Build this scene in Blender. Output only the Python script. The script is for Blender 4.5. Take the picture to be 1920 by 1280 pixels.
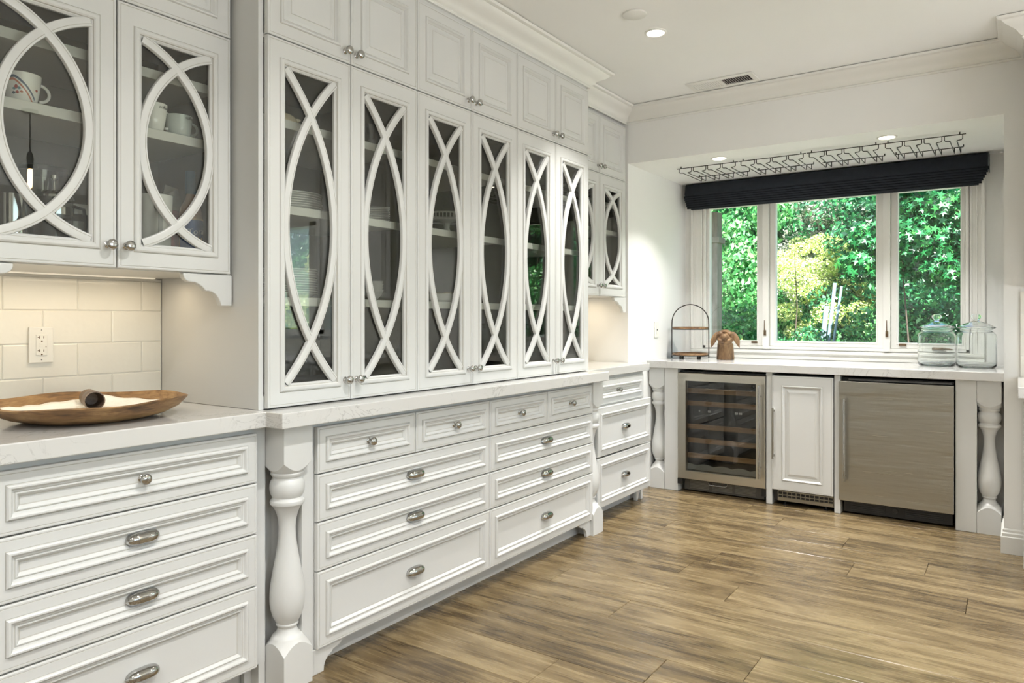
import bpy, bmesh, math, random
import numpy as np
from math import pi, sin, cos, sqrt
for _o in list(bpy.data.objects): bpy.data.objects.remove(_o)
SC = bpy.context.scene
COL = SC.collection
rnd = random.Random(7)

# ------------------------------------------------------------------ camera
cam_d = bpy.data.cameras.new('camera'); cam = bpy.data.objects.new('camera', cam_d); COL.objects.link(cam)
cam_d.sensor_width = 36; cam_d.lens = 1365.5/1920*36
cam_d.shift_y = -42.4/1920
cam_d.clip_start = 0.02; cam_d.clip_end = 200
cam.location = (0, 0, 1.21); cam.rotation_euler = (pi/2, 0, math.radians(34.67))
SC.camera = cam
# ------------------------------------------------------------------ world, sun, exposure
W = bpy.data.worlds.new('world'); SC.world = W; W.use_nodes = True
nt = W.node_tree; nt.nodes.clear()
out = nt.nodes.new('ShaderNodeOutputWorld'); bg = nt.nodes.new('ShaderNodeBackground'); sky = nt.nodes.new('ShaderNodeTexSky')
sky.sky_type = 'NISHITA'; sky.sun_disc = False; sky.sun_elevation = math.radians(50); sky.sun_rotation = math.radians(200)
sky.air_density = 1.0; sky.dust_density = 1.5
bg.inputs['Strength'].default_value = 0.55
nt.links.new(sky.outputs[0], bg.inputs[0]); nt.links.new(bg.outputs[0], out.inputs[0])
sd = bpy.data.lights.new('sun', 'SUN'); sd.energy = 22.0; sd.angle = math.radians(0.6); sd.color = (1, .95, .86)
so = bpy.data.objects.new('sun', sd); COL.objects.link(so); so.rotation_euler = (math.radians(40), 0, math.radians(30))
SC.view_settings.view_transform = 'Standard'; SC.view_settings.look = 'None'
SC.view_settings.gamma = 1.0; SC.view_settings.use_curve_mapping = False
SC.view_settings.exposure = 0.78
WARM = (1, .80, .54); DAY = (.80, .92, 1.0); CAN = (1, .99, .965)
def area(name, loc, rot, sx, sy, power, col, spread=180, shape='RECTANGLE'):
    d = bpy.data.lights.new(name, 'AREA'); d.shape = shape; d.size = sx
    if shape == 'RECTANGLE': d.size_y = sy
    d.energy = power; d.color = col; d.spread = math.radians(spread)
    o = bpy.data.objects.new(name, d); COL.objects.link(o); o.location = loc; o.rotation_euler = rot
    return o
# daylight by the sink window, plus added side and upward fill lamps
P_SIDE, P_CEILFILL, P_CAN, P_ALC, P_UC = 15, 78, 13.5, 8.0, .60
area('side_fill', (4.42, 0.8, 1.35), (0, pi/2, 0), 2.1, 4.0, P_SIDE, DAY)  # added fill lamp in an unseen opening, lights the left cabinets
area('ceiling_fill', (4.42, 0.8, .55), (0, math.radians(90+62), 0), .6, 4.0, P_CEILFILL, (.94,.97,1.0))  # added fill lamp aimed upward to brighten the ceiling
area('daylight_sink_window', (1.81, 4.76, 1.62), (-pi/2, 0, 0), 1.5, 1.0, 7, DAY)

# ------------------------------------------------------------------ helpers
def tag(o, label=None, cat=None, group=None, kind=None):
    if label: o['label'] = label
    if cat: o['category'] = cat
    if group: o['group'] = group
    if kind: o['kind'] = kind
    return o
def empty(name, loc=(0,0,0), rz=0, label=None, cat=None, group=None, kind=None, parent=None):
    o = bpy.data.objects.new(name, None); COL.objects.link(o); o.empty_display_size = .05
    o.location = loc; o.rotation_euler = (0, 0, rz)
    if parent: o.parent = parent
    return tag(o, label, cat, group, kind)
def copy_tree(o, parent=None):
    c = o.copy(); COL.objects.link(c)
    if parent is not None: c.parent = parent
    for ch in KIDS.get(o.name, []): copy_tree(ch, c)
    return c
KIDS = {}
def reg(o, parent):
    if parent is not None:
        o.parent = parent; KIDS.setdefault(parent.name, []).append(o)
_copy = copy_tree
def copy_tree(o, parent=None):
    c = o.copy(); COL.objects.link(c)
    if parent is not None: reg(c, parent)
    for ch in KIDS.get(o.name, []): copy_tree(ch, c)
    return c
class MB:
    def __init__(s): s.v=[]; s.f=[]; s.m=[]
    def add(s, V, Fs, mat=0):
        n=len(s.v); s.v+= [tuple(p) for p in V]; s.f += [tuple(i+n for i in f) for f in Fs]
        s.m += ([mat]*len(Fs) if isinstance(mat,int) else list(mat)); return s
    def box(s, x0,x1,y0,y1,z0,z1, mat=0):
        x0,x1=sorted((x0,x1)); y0,y1=sorted((y0,y1)); z0,z1=sorted((z0,z1))
        V=[(x0,y0,z0),(x1,y0,z0),(x1,y1,z0),(x0,y1,z0),(x0,y0,z1),(x1,y0,z1),(x1,y1,z1),(x0,y1,z1)]
        return s.add(V,[(0,3,2,1),(4,5,6,7),(0,1,5,4),(1,2,6,5),(2,3,7,6),(3,0,4,7)],mat)
    def lathe(s, prof, c=(0,0,0), n=24, mat=0, axis='z', capb=True, capt=True):
        V=[];Fs=[]
        for r,z in prof:
            for k in range(n):
                a=2*pi*k/n; x,y=r*cos(a),r*sin(a)
                if axis=='z': V.append((c[0]+x,c[1]+y,c[2]+z))
                elif axis=='y': V.append((c[0]+x,c[1]-z,c[2]+y))   # z runs towards -y
                else: V.append((c[0]+z,c[1]+x,c[2]+y))
        for i in range(len(prof)-1):
            for k in range(n):
                Fs.append((i*n+k,i*n+(k+1)%n,(i+1)*n+(k+1)%n,(i+1)*n+k))
        if capb: Fs.append(tuple(range(n))[::-1])
        if capt: Fs.append(tuple((len(prof)-1)*n+k for k in range(n)))
        return s.add(V,Fs,mat)
    def tube(s, path, r, n=8, mat=0, closed=False):
        P=[np.array(p,float) for p in path]; N=len(P); V=[];Fs=[]
        up=None
        for i in range(N):
            if closed: t=P[(i+1)%N]-P[i-1]
            else: t=P[min(i+1,N-1)]-P[max(i-1,0)]
            t/=np.linalg.norm(t)+1e-12
            if up is None:
                up=np.cross(t,[0,0,1.] if abs(t[2])<.9 else [1.,0,0]); up/=np.linalg.norm(up)
            up=up-t*np.dot(up,t); up/=np.linalg.norm(up)+1e-12
            w=np.cross(t,up); rr=r[i] if hasattr(r,'__len__') else r
            for k in range(n):
                a=2*pi*k/n; V.append(tuple(P[i]+rr*(cos(a)*up+sin(a)*w)))
        for i in range(N if closed else N-1):
            j=(i+1)%N
            for k in range(n): Fs.append((i*n+k,i*n+(k+1)%n,j*n+(k+1)%n,j*n+k))
        if not closed: Fs.append(tuple(range(n))[::-1]); Fs.append(tuple((N-1)*n+k for k in range(n)))
        return s.add(V,Fs,mat)
    def prism(s, outline, d0, d1, plane='xz', mat=0):
        n=len(outline)
        def mk(a,b,d): return (a,d,b) if plane=='xz' else ((a,b,d) if plane=='xy' else (d,a,b))
        V=[mk(a,b,d0) for a,b in outline]+[mk(a,b,d1) for a,b in outline]
        Fs=[tuple(range(n)),tuple(range(n,2*n))[::-1]]+[(i,n+i,n+(i+1)%n,(i+1)%n) for i in range(n)]
        return s.add(V,Fs,mat)
    def rings(s, x0,x1,z0,z1, prof, hole=False):
        """nested rectangles: prof = [(inset, y, mat)]; the face from ring i to i+1 takes mat of i+1"""
        V=[];Fs=[];M=[]
        for (d,y,m) in prof: V += [(x0+d,y,z0+d),(x1-d,y,z0+d),(x1-d,y,z1-d),(x0+d,y,z1-d)]
        for i in range(len(prof)-1):
            for k in range(4): Fs.append((i*4+k,i*4+(k+1)%4,(i+1)*4+(k+1)%4,(i+1)*4+k)); M.append(prof[i+1][2])
        if not hole:
            b=(len(prof)-1)*4; Fs.append((b,b+1,b+2,b+3)); M.append(prof[-1][2])
            Fs.append((3,2,1,0)); M.append(0)
        return s.add(V,Fs,M)
    def sweep(s, path, prof, closed_prof=True, mat=0):
        """path in xy, prof (out, z); out is to the right of travel"""
        P=[np.array(p,float) for p in path]; N=len(P); K=len(prof); V=[];Fs=[]
        nr=[]
        for i in range(N-1):
            t=P[i+1]-P[i]; t/=np.linalg.norm(t); nr.append(np.array([t[1],-t[0]]))
        for i in range(N):
            a=nr[max(i-1,0)]; b=nr[min(i,N-2)]; m=(a+b)/(1+np.dot(a,b))
            for o_,z in prof: q=P[i]+m*o_; V.append((q[0],q[1],z))
        for i in range(N-1):
            for k in range(K if closed_prof else K-1): Fs.append((i*K+k,(i+1)*K+k,(i+1)*K+(k+1)%K,i*K+(k+1)%K))
        Fs.append(tuple(range(K))); Fs.append(tuple((N-1)*K+k for k in range(K))[::-1])
        return s.add(V,Fs,mat)
    def band(s, path, sec, secm=None):
        """path in xz, sec = [(offset across, y)] open strip"""
        P=[np.array(p,float) for p in path]; N=len(P); K=len(sec); V=[];Fs=[];M=[]
        for i in range(N):
            t=P[min(i+1,N-1)]-P[max(i-1,0)]; t/=np.linalg.norm(t); nn=np.array([t[1],-t[0]])
            for o_,y in sec: q=P[i]+nn*o_; V.append((q[0],y,q[1]))
        for i in range(N-1):
            for k in range(K-1): Fs.append((i*K+k,(i+1)*K+k,(i+1)*K+k+1,i*K+k+1)); M.append(secm[k] if secm else 0)
        return s.add(V,Fs,M)
    def build(s, name, mats, parent=None, loc=None, rot=None, smooth=False, bevel=0, angle=35, normals=True, solid=0):
        me=bpy.data.meshes.new(name); me.from_pydata(s.v,[],s.f)
        if not isinstance(mats,(list,tuple)): mats=[mats]
        for m in mats: me.materials.append(m)
        if len(mats)>1: me.polygons.foreach_set('material_index', s.m)
        if normals:
            b=bmesh.new(); b.from_mesh(me); bmesh.ops.recalc_face_normals(b, faces=b.faces); b.to_mesh(me); b.free()
        if smooth:
            me.shade_smooth() if hasattr(me,'shade_smooth') else None
            me.polygons.foreach_set('use_smooth',[True]*len(me.polygons))
            if angle:
                try: me.set_sharp_from_angle(angle=math.radians(angle))
                except Exception: pass
        me.update()
        o=bpy.data.objects.new(name,me); COL.objects.link(o)
        if loc: o.location=loc
        if rot: o.rotation_euler=rot
        if bevel:
            md=o.modifiers.new('bevel','BEVEL'); md.width=bevel; md.segments=2; md.limit_method='ANGLE'; md.angle_limit=math.radians(40)
        if solid:
            md=o.modifiers.new('solid','SOLIDIFY'); md.thickness=solid; md.offset=0
        reg(o,parent)
        return o
def B(*a): return MB().box(*a)

# ------------------------------------------------------------------ materials
def new_mat(name):
    m=bpy.data.materials.new(name); m.use_nodes=True; return m, m.node_tree, m.node_tree.nodes['Principled BSDF']
def pm(name, col, rough=.5, metal=0, spec=None, coat=0, bump=0, bscale=40, var=0, vscale=3, trans=0, ior=1.45, aniso=0):
    m,t,b=new_mat(name); b.inputs['Base Color'].default_value=(*col,1); b.inputs['Roughness'].default_value=rough
    b.inputs['Metallic'].default_value=metal; b.inputs['Coat Weight'].default_value=coat; b.inputs['IOR'].default_value=ior
    b.inputs['Transmission Weight'].default_value=trans
    tc=None
    if bump or var:
        tc=t.nodes.new('ShaderNodeTexCoord')
    if var:
        n=t.nodes.new('ShaderNodeTexNoise'); n.inputs['Scale'].default_value=vscale; n.inputs['Detail'].default_value=5
        t.links.new(tc.outputs['Object'],n.inputs['Vector'])
        r=t.nodes.new('ShaderNodeValToRGB'); r.color_ramp.elements[0].position=.3; r.color_ramp.elements[1].position=.7
        r.color_ramp.elements[0].color=(*[c*(1-var) for c in col],1); r.color_ramp.elements[1].color=(*[min(1,c*(1+var*.6)) for c in col],1)
        t.links.new(n.outputs['Fac'],r.inputs['Fac']); t.links.new(r.outputs['Color'],b.inputs['Base Color'])
    if bump:
        n=t.nodes.new('ShaderNodeTexNoise'); n.inputs['Scale'].default_value=bscale; n.inputs['Detail'].default_value=3
        t.links.new(tc.outputs['Object'],n.inputs['Vector'])
        bp=t.nodes.new('ShaderNodeBump'); bp.inputs['Strength'].default_value=bump; bp.inputs['Distance'].default_value=.01
        t.links.new(n.outputs['Fac'],bp.inputs['Height']); t.links.new(bp.outputs['Normal'],b.inputs['Normal'])
    return m
PAINT = pm('cabinet_paint',(.62,.62,.60),.32,bump=.02,bscale=60,var=.015,vscale=2)
GLAZE = pm('glaze_line',(.50,.485,.44),.5)
WALL = pm('wall_paint',(.83,.825,.80),.55,bump=.05,bscale=18,var=.02,vscale=1.5)
CEIL = pm('ceiling_paint',(.86,.86,.84),.6,bump=.12,bscale=5,var=.02,vscale=1.2)
TRIM = pm('trim_paint',(.78,.775,.735),.38,bump=.02,bscale=50)
INNER_SHADE = pm('cabinet_inside_shade',(.09,.085,.065),.55,var=.06)  # dimness inside the cabinets put into a dark lining colour
DARK = pm('dark_gap',(.03,.03,.028),.7)
BLACK = pm('black_plastic',(.015,.015,.015),.4)
CHROME = pm('polished_nickel',(.46,.455,.44),.07,1)
WIRE = pm('dark_bronze_wire',(.05,.045,.04),.35,.8)
TILE = pm('glazed_tile',(.83,.80,.72),.12,coat=.5,bump=.35,bscale=9,var=.02,vscale=8)
GROUT = pm('grout',(.78,.76,.70),.8)
CERAM = pm('white_ceramic',(.80,.80,.78),.15,coat=.4)
CERAM_G = pm('grey_green_ceramic',(.50,.55,.54),.15,coat=.4)
PLASTIC = pm('white_plastic',(.82,.80,.74),.35)
NAVY = pm('navy_fabric',(.012,.016,.025),.85,bump=.15,bscale=300,var=.2,vscale=30)
BRASS = pm('aged_bronze',(.18,.12,.07),.35,.8)
CLOTH = pm('white_cloth',(.85,.82,.74),.9,bump=.3,bscale=60)
FRAMEW = pm('window_paint',(.83,.82,.78),.35)

def steel():
    m,t,b=new_mat('brushed_steel'); b.inputs['Metallic'].default_value=1; b.inputs['Roughness'].default_value=.3
    b.inputs['Base Color'].default_value=(.38,.365,.32,1)
    tc=t.nodes.new('ShaderNodeTexCoord'); mp=t.nodes.new('ShaderNodeMapping'); mp.inputs['Scale'].default_value=(1.5,1.5,260)
    n=t.nodes.new('ShaderNodeTexNoise'); n.inputs['Scale'].default_value=1; n.inputs['Detail'].default_value=2
    t.links.new(tc.outputs['Object'],mp.inputs[0]); t.links.new(mp.outputs[0],n.inputs['Vector'])
    mr=t.nodes.new('ShaderNodeMapRange'); mr.inputs['To Min'].default_value=.24; mr.inputs['To Max'].default_value=.36
    t.links.new(n.outputs['Fac'],mr.inputs['Value']); t.links.new(mr.outputs[0],b.inputs['Roughness'])
    bp=t.nodes.new('ShaderNodeBump'); bp.inputs['Strength'].default_value=.06; bp.inputs['Distance'].default_value=.002
    mp2=t.nodes.new('ShaderNodeMapping'); mp2.inputs['Scale'].default_value=(1.2,1.2,11); n3=t.nodes.new('ShaderNodeTexNoise'); n3.inputs['Scale'].default_value=1; n3.inputs['Detail'].default_value=3
    t.links.new(tc.outputs['Object'],mp2.inputs[0]); t.links.new(mp2.outputs[0],n3.inputs['Vector'])
    bp2=t.nodes.new('ShaderNodeBump'); bp2.inputs['Strength'].default_value=.5; bp2.inputs['Distance'].default_value=.010
    t.links.new(n3.outputs['Fac'],bp2.inputs['Height']); t.links.new(bp2.outputs[0],bp.inputs['Normal'])
    t.links.new(n.outputs['Fac'],bp.inputs['Height']); t.links.new(bp.outputs[0],b.inputs['Normal'])
    return m
STEEL=steel()
STEEL2=STEEL.copy(); STEEL2.name='satin_steel'; STEEL2.node_tree.nodes['Principled BSDF'].inputs['Base Color'].default_value=(.58,.55,.48,1)
def quartz():
    m,t,b=new_mat('veined_quartz'); b.inputs['Roughness'].default_value=.14; b.inputs['Coat Weight'].default_value=.2
    tc=t.nodes.new('ShaderNodeTexCoord')
    n1=t.nodes.new('ShaderNodeTexNoise'); n1.inputs['Scale'].default_value=7; n1.inputs['Detail'].default_value=9; n1.inputs['Roughness'].default_value=.65; n1.inputs['Distortion'].default_value=1.2
    n2=t.nodes.new('ShaderNodeTexNoise'); n2.inputs['Scale'].default_value=3.1; n2.inputs['Detail'].default_value=3
    for n in (n1,n2): t.links.new(tc.outputs['Object'],n.inputs['Vector'])
    r=t.nodes.new('ShaderNodeValToRGB'); e=r.color_ramp.elements; e[0].position=.488; e[0].color=(0,0,0,1); e[1].position=.5; e[1].color=(1,1,1,1)
    x=r.color_ramp.elements.new(.512); x.color=(0,0,0,1)
    r2=t.nodes.new('ShaderNodeValToRGB'); r2.color_ramp.elements[0].position=.44; r2.color_ramp.elements[1].position=.60
    mu=t.nodes.new('ShaderNodeMath'); mu.operation='MULTIPLY'
    t.links.new(n1.outputs['Fac'],r.inputs['Fac']); t.links.new(n2.outputs['Fac'],r2.inputs['Fac'])
    t.links.new(r.outputs['Color'],mu.inputs[0]); t.links.new(r2.outputs['Color'],mu.inputs[1])
    mx=t.nodes.new('ShaderNodeMix'); mx.data_type='RGBA'; mx.inputs['A'].default_value=(.60,.59,.565,1); mx.inputs['B'].default_value=(.38,.37,.35,1)
    t.links.new(mu.outputs[0],mx.inputs['Factor']); t.links.new(mx.outputs['Result'],b.inputs['Base Color'])
    return m
QUARTZ=quartz()
def wood(name, c0, c1, c2, scale=(1.3,16,16), rough=.4, plank=False, bump=.25):
    m,t,b=new_mat(name); L=t.links
    tc=t.nodes.new('ShaderNodeTexCoord'); mp=t.nodes.new('ShaderNodeMapping'); mp.inputs['Scale'].default_value=scale
    vec=tc.outputs['Object']
    if plank:
        oi=t.nodes.new('ShaderNodeObjectInfo'); cb=t.nodes.new('ShaderNodeCombineXYZ')
        k=t.nodes.new('ShaderNodeMath'); k.operation='MULTIPLY'; k.inputs[1].default_value=37.
        L.new(oi.outputs['Random'],k.inputs[0])
        for i in range(3): L.new(k.outputs[0],cb.inputs[i])
        va=t.nodes.new('ShaderNodeVectorMath'); va.operation='ADD'; L.new(vec,va.inputs[0]); L.new(cb.outputs[0],va.inputs[1]); vec=va.outputs[0]
    L.new(vec,mp.inputs[0])
    n=t.nodes.new('ShaderNodeTexNoise'); n.inputs['Scale'].default_value=1; n.inputs['Detail'].default_value=8; n.inputs['Roughness'].default_value=.62; n.inputs['Distortion'].default_value=.9
    L.new(mp.outputs[0],n.inputs['Vector'])
    mp2=t.nodes.new('ShaderNodeMapping'); mp2.inputs['Scale'].default_value=tuple(q*v for q,v in zip(scale,(3,7,7))); L.new(vec,mp2.inputs[0])
    n2=t.nodes.new('ShaderNodeTexNoise'); n2.inputs['Scale'].default_value=1; n2.inputs['Detail'].default_value=4; L.new(mp2.outputs[0],n2.inputs['Vector'])
    ad=t.nodes.new('ShaderNodeMath'); ad.operation='MULTIPLY_ADD'; ad.inputs[1].default_value=.35; L.new(n2.outputs['Fac'],ad.inputs[0]); L.new(n.outputs['Fac'],ad.inputs[2])
    fac=ad.outputs[0]
    if plank:
        mp3=t.nodes.new('ShaderNodeMapping'); mp3.inputs['Scale'].default_value=(9,150,150); L.new(vec,mp3.inputs[0])
        n3=t.nodes.new('ShaderNodeTexNoise'); n3.inputs['Scale'].default_value=1; n3.inputs['Detail'].default_value=3; L.new(mp3.outputs[0],n3.inputs['Vector'])
        mp4=t.nodes.new('ShaderNodeMapping'); mp4.inputs['Scale'].default_value=(2.2,5.5,5.5); L.new(vec,mp4.inputs[0])
        n4=t.nodes.new('ShaderNodeTexNoise'); n4.inputs['Scale'].default_value=1; n4.inputs['Detail'].default_value=6; n4.inputs['Distortion'].default_value=2.5; L.new(mp4.outputs[0],n4.inputs['Vector'])
        q1=t.nodes.new('ShaderNodeMath'); q1.operation='MULTIPLY_ADD'; q1.inputs[1].default_value=.34; L.new(n3.outputs['Fac'],q1.inputs[0]); L.new(fac,q1.inputs[2])
        q2=t.nodes.new('ShaderNodeMath'); q2.operation='MULTIPLY_ADD'; q2.inputs[1].default_value=.55; L.new(n4.outputs['Fac'],q2.inputs[0]); L.new(q1.outputs[0],q2.inputs[2])
        q3=t.nodes.new('ShaderNodeMath'); q3.operation='SUBTRACT'; q3.inputs[1].default_value=.445; L.new(q2.outputs[0],q3.inputs[0]); fac=q3.outputs[0]
    if plank:
        k2=t.nodes.new('ShaderNodeMath'); k2.operation='MULTIPLY_ADD'; k2.inputs[1].default_value=.16; L.new(oi.outputs['Random'],k2.inputs[0]); L.new(fac,k2.inputs[2]); fac=k2.outputs[0]
    off=.08 if plank else 0
    r=t.nodes.new('ShaderNodeValToRGB'); e=r.color_ramp.elements; e[0].position=.47+off; e[0].color=(*c0,1); e[1].position=.90+off; e[1].color=(*c2,1)
    x=e.new(.66+off); x.color=(*c1,1)
    L.new(fac,r.inputs['Fac']); L.new(r.outputs['Color'],b.inputs['Base Color']); b.inputs['Roughness'].default_value=rough
    if plank:
        mr=t.nodes.new('ShaderNodeMapRange'); mr.inputs['To Min'].default_value=rough-.08; mr.inputs['To Max'].default_value=rough+.12
        L.new(n2.outputs['Fac'],mr.inputs['Value']); L.new(mr.outputs[0],b.inputs['Roughness'])
    bp=t.nodes.new('ShaderNodeBump'); bp.inputs['Strength'].default_value=bump; bp.inputs['Distance'].default_value=.003
    L.new(ad.outputs[0],bp.inputs['Height']); L.new(bp.outputs[0],b.inputs['Normal'])
    return m
FLOORW=wood('oak_plank',(.068,.046,.023),(.155,.109,.053),(.265,.198,.105),(1.1,13,13),.24,plank=True,bump=.14)
BOWLW=wood('acacia_wood',(.055,.026,.010),(.22,.115,.042),(.42,.26,.11),(9,4,30),.5)
TRAYW=wood('tray_wood',(.10,.05,.025),(.24,.13,.06),(.42,.27,.14),(6,20,20),.5)
DOGW=wood('carved_wood',(.06,.03,.012),(.17,.092,.040),(.32,.20,.095),(22,22,5),.55,bump=.5)
SHELFW=wood('wine_shelf_wood',(.20,.11,.05),(.36,.21,.10),(.5,.32,.17),(3,20,20),.5)
POSTW=wood('weathered_post',(.12,.095,.075),(.20,.17,.14),(.30,.27,.23),(9,9,1.5),.8)
BARK=pm('bark',(.06,.045,.035),.9,bump=.6,bscale=20,var=.3,vscale=8)
def pane(name, tint=(1,1,1), base=.0, rough=0):
    m=bpy.data.materials.new(name); m.use_nodes=True; t=m.node_tree; t.nodes.clear()
    o=t.nodes.new('ShaderNodeOutputMaterial'); tr=t.nodes.new('ShaderNodeBsdfTransparent'); tr.inputs[0].default_value=(*tint,1)
    g=t.nodes.new('ShaderNodeBsdfGlossy'); g.inputs['Roughness'].default_value=rough
    ge=t.nodes.new('ShaderNodeNewGeometry'); dp=t.nodes.new('ShaderNodeVectorMath'); dp.operation='DOT_PRODUCT'
    t.links.new(ge.outputs['Incoming'],dp.inputs[0]); t.links.new(ge.outputs['Normal'],dp.inputs[1])
    ab=t.nodes.new('ShaderNodeMath'); ab.operation='ABSOLUTE'; t.links.new(dp.outputs['Value'],ab.inputs[0])
    iv=t.nodes.new('ShaderNodeMath'); iv.operation='SUBTRACT'; iv.inputs[0].default_value=1; t.links.new(ab.outputs[0],iv.inputs[1])
    pw=t.nodes.new('ShaderNodeMath'); pw.operation='POWER'; pw.inputs[1].default_value=5; t.links.new(iv.outputs[0],pw.inputs[0])
    a=t.nodes.new('ShaderNodeMath'); a.operation='MULTIPLY_ADD'; a.use_clamp=True; a.inputs[1].default_value=.9-base; a.inputs[2].default_value=.04+base
    mx=t.nodes.new('ShaderNodeMixShader'); t.links.new(pw.outputs[0],a.inputs[0]); t.links.new(a.outputs[0],mx.inputs[0])
    t.links.new(tr.outputs[0],mx.inputs[1]); t.links.new(g.outputs[0],mx.inputs[2]); t.links.new(mx.outputs[0],o.inputs[0])
    return m
GLASS_C=pane('cabinet_glass',(.88,.89,.86),.02)
GLASS_W=pane('window_glass',(.96,.99,.98),.0)
GLASS_F=pane('fridge_glass',(.72,.72,.70),.01)
GLASS_J=pane('thin_clear_glass',(.97,.985,.98),.0)
GLASS_T=pm('jar_glass',(.97,.995,.985),0.0,trans=1,ior=1.45)
def emis(name,col,s):
    m=bpy.data.materials.new(name); m.use_nodes=True; t=m.node_tree; b=t.nodes['Principled BSDF']
    b.inputs['Emission Color'].default_value=(*col,1); b.inputs['Emission Strength'].default_value=s; b.inputs['Base Color'].default_value=(.8,.8,.8,1)
    return m
LENS=emis('lit_lens',(1,.90,.72),9)
STRIP=emis('led_strip',(1,.84,.60),.25)
BULB=emis('bulb_filament',(1,.62,.22),40)

ZC=.912; ZB=.862; CEILZ=2.635
# ================================================================== ROOM SHELL
fl=empty('floor',kind='structure')
MB().box(-2.75,4.6,-3.6,5.75,-.12,-.014).build('subfloor',DARK,fl)
PW=.2145; ys=2.226
fixed={}
for (yy,x) in ((3.083,-1.03),(2.655,-1.363),(2.44,-.75),(2.01,-1.337),(2.226,-1.02),(3.512,-1.255),(3.512,-.17),(3.727,-.658),(3.94,-.355),(4.37,-1.16),(4.156,-.757)):
    fixed.setdefault(round((yy-ys)/PW),[]).append(x)
for i in range(-27,16):
    y0=ys+i*PW; y1=y0+PW
    if y1>5.75 or y0<-3.6: continue
    cuts=sorted(fixed.get(i,[])) or [rnd.uniform(-1.9,-.2)]
    xs=[-2.75]
    if cuts[0]-(-2.75)>1.9: xs.append(cuts[0]-rnd.uniform(1.3,1.6))
    for c in cuts:
        if c-xs[-1]>.25: xs.append(c)
    while xs[-1]<4.6: xs.append(min(4.6,xs[-1]+rnd.uniform(1.5,2.2)))
    for a,b in zip(xs[:-1],xs[1:]):
        if b-a<.02: continue
        dz=rnd.uniform(-.0004,.0004); g=.0008; c=.0018
        V=[(a+g,y0+g,-.014),(b-g,y0+g,-.014),(b-g,y1-g,-.014),(a+g,y1-g,-.014),
           (a+g,y0+g,-c+dz),(b-g,y0+g,-c+dz),(b-g,y1-g,-c+dz),(a+g,y1-g,-c+dz),
           (a+g+c,y0+g+c,dz),(b-g-c,y0+g+c,dz),(b-g-c,y1-g-c,dz),(a+g+c,y1-g-c,dz)]
        F_=[(0,1,5,4),(1,2,6,5),(2,3,7,6),(3,0,4,7),(4,5,9,8),(5,6,10,9),(6,7,11,10),(7,4,8,11),(8,9,10,11)]
        MB().add(V,F_).build('plank',FLOORW,fl)
def struct(name,mb,mat,**k):
    o=mb.build(name,mat,**k); o['kind']='structure'; return o
struct('ceiling',B(-2.75,4.6,-3.6,4.67,CEILZ,CEILZ+.15),CEIL)
WL=struct('wall_left',B(-2.75,-2.61,-3.6,4.55,-.014,CEILZ+.1),WALL)
struct('wall_header',B(-2.18,-.05,4.55,5.75,2.27,CEILZ+.1),WALL)
struct('wall_alcove_left',B(-2.75,-2.18,4.55,5.75,-.014,CEILZ+.1),WALL,bevel=.004)
struct('wall_alcove_right',B(-.05,.08,4.67,5.75,-.014,CEILZ+.1),WALL)
# wall facing the kitchen with the sink window hole
wk=MB(); wk.box(-.05,1.02,4.55,4.67,-.014,CEILZ+.1).box(2.6,4.6,4.55,4.67,-.014,CEILZ+.1).box(1.02,2.6,4.55,4.67,-.014,1.07).box(1.02,2.6,4.55,4.67,2.12,CEILZ+.1)
struct('wall_front',wk,WALL)
# alcove back wall with window hole
WX0,WX1,WZ0,WZ1=-2.03,-.25,.985,2.14
wb=MB(); wb.box(-2.18,WX0,5.6,5.75,-.014,2.27).box(WX1,-.05,5.6,5.75,-.014,2.27).box(WX0,WX1,5.6,5.75,-.014,WZ0).box(WX0,WX1,5.6,5.75,WZ1,2.27)
struct('wall_back',wb,WALL)
wr=MB(); wr.box(4.5,4.6,-3.6,-1.3,-.014,CEILZ+.1).box(4.5,4.6,2.9,4.67,-.014,CEILZ+.1).box(4.5,4.6,-1.3,2.9,-.014,.25).box(4.5,4.6,-1.3,2.9,2.45,CEILZ+.1)
struct('wall_right',wr,WALL)
we=MB(); we.box(-2.75,4.6,-3.6,-3.5,-.014,CEILZ+.1)
struct('wall_rear',we,WALL)

# crown
CB=2.538; CT=CEILZ-.004
crown=[(0,CB),(.012,CB),(.016,CB+.006),(.012,CB+.012),(.018,CB+.016),(.026,CB+.022),(.030,CB+.028),(.034,CB+.034),(.046,CB+.044),(.062,CB+.052),(.078,CB+.060),(.090,CB+.070),(.096,CB+.078),(.104,CB+.079),(.112,CB+.082),(.116,CT),(0,CT)]
crn=MB().sweep([(-2.175,.60),(-2.175,1.478),(-2.028,1.478),(-2.028,3.70),(-2.20,3.70),(-2.20,4.55),(.04,4.55),(.04,4.225),(1.0,4.225)],crown)
struct('trim_1',crn,TRIM,smooth=True,angle=28)
# frieze over the cabinets
base_p=[(0,0),(.014,0),(.014,.085),(.010,.090),(.010,.104),(.005,.110),(.005,.121),(.002,.127),(0,.128)]
struct('baseboard_right',MB().sweep([(-.05,4.86),(-.05,4.55),(.07,4.55)],base_p),TRIM)

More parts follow.
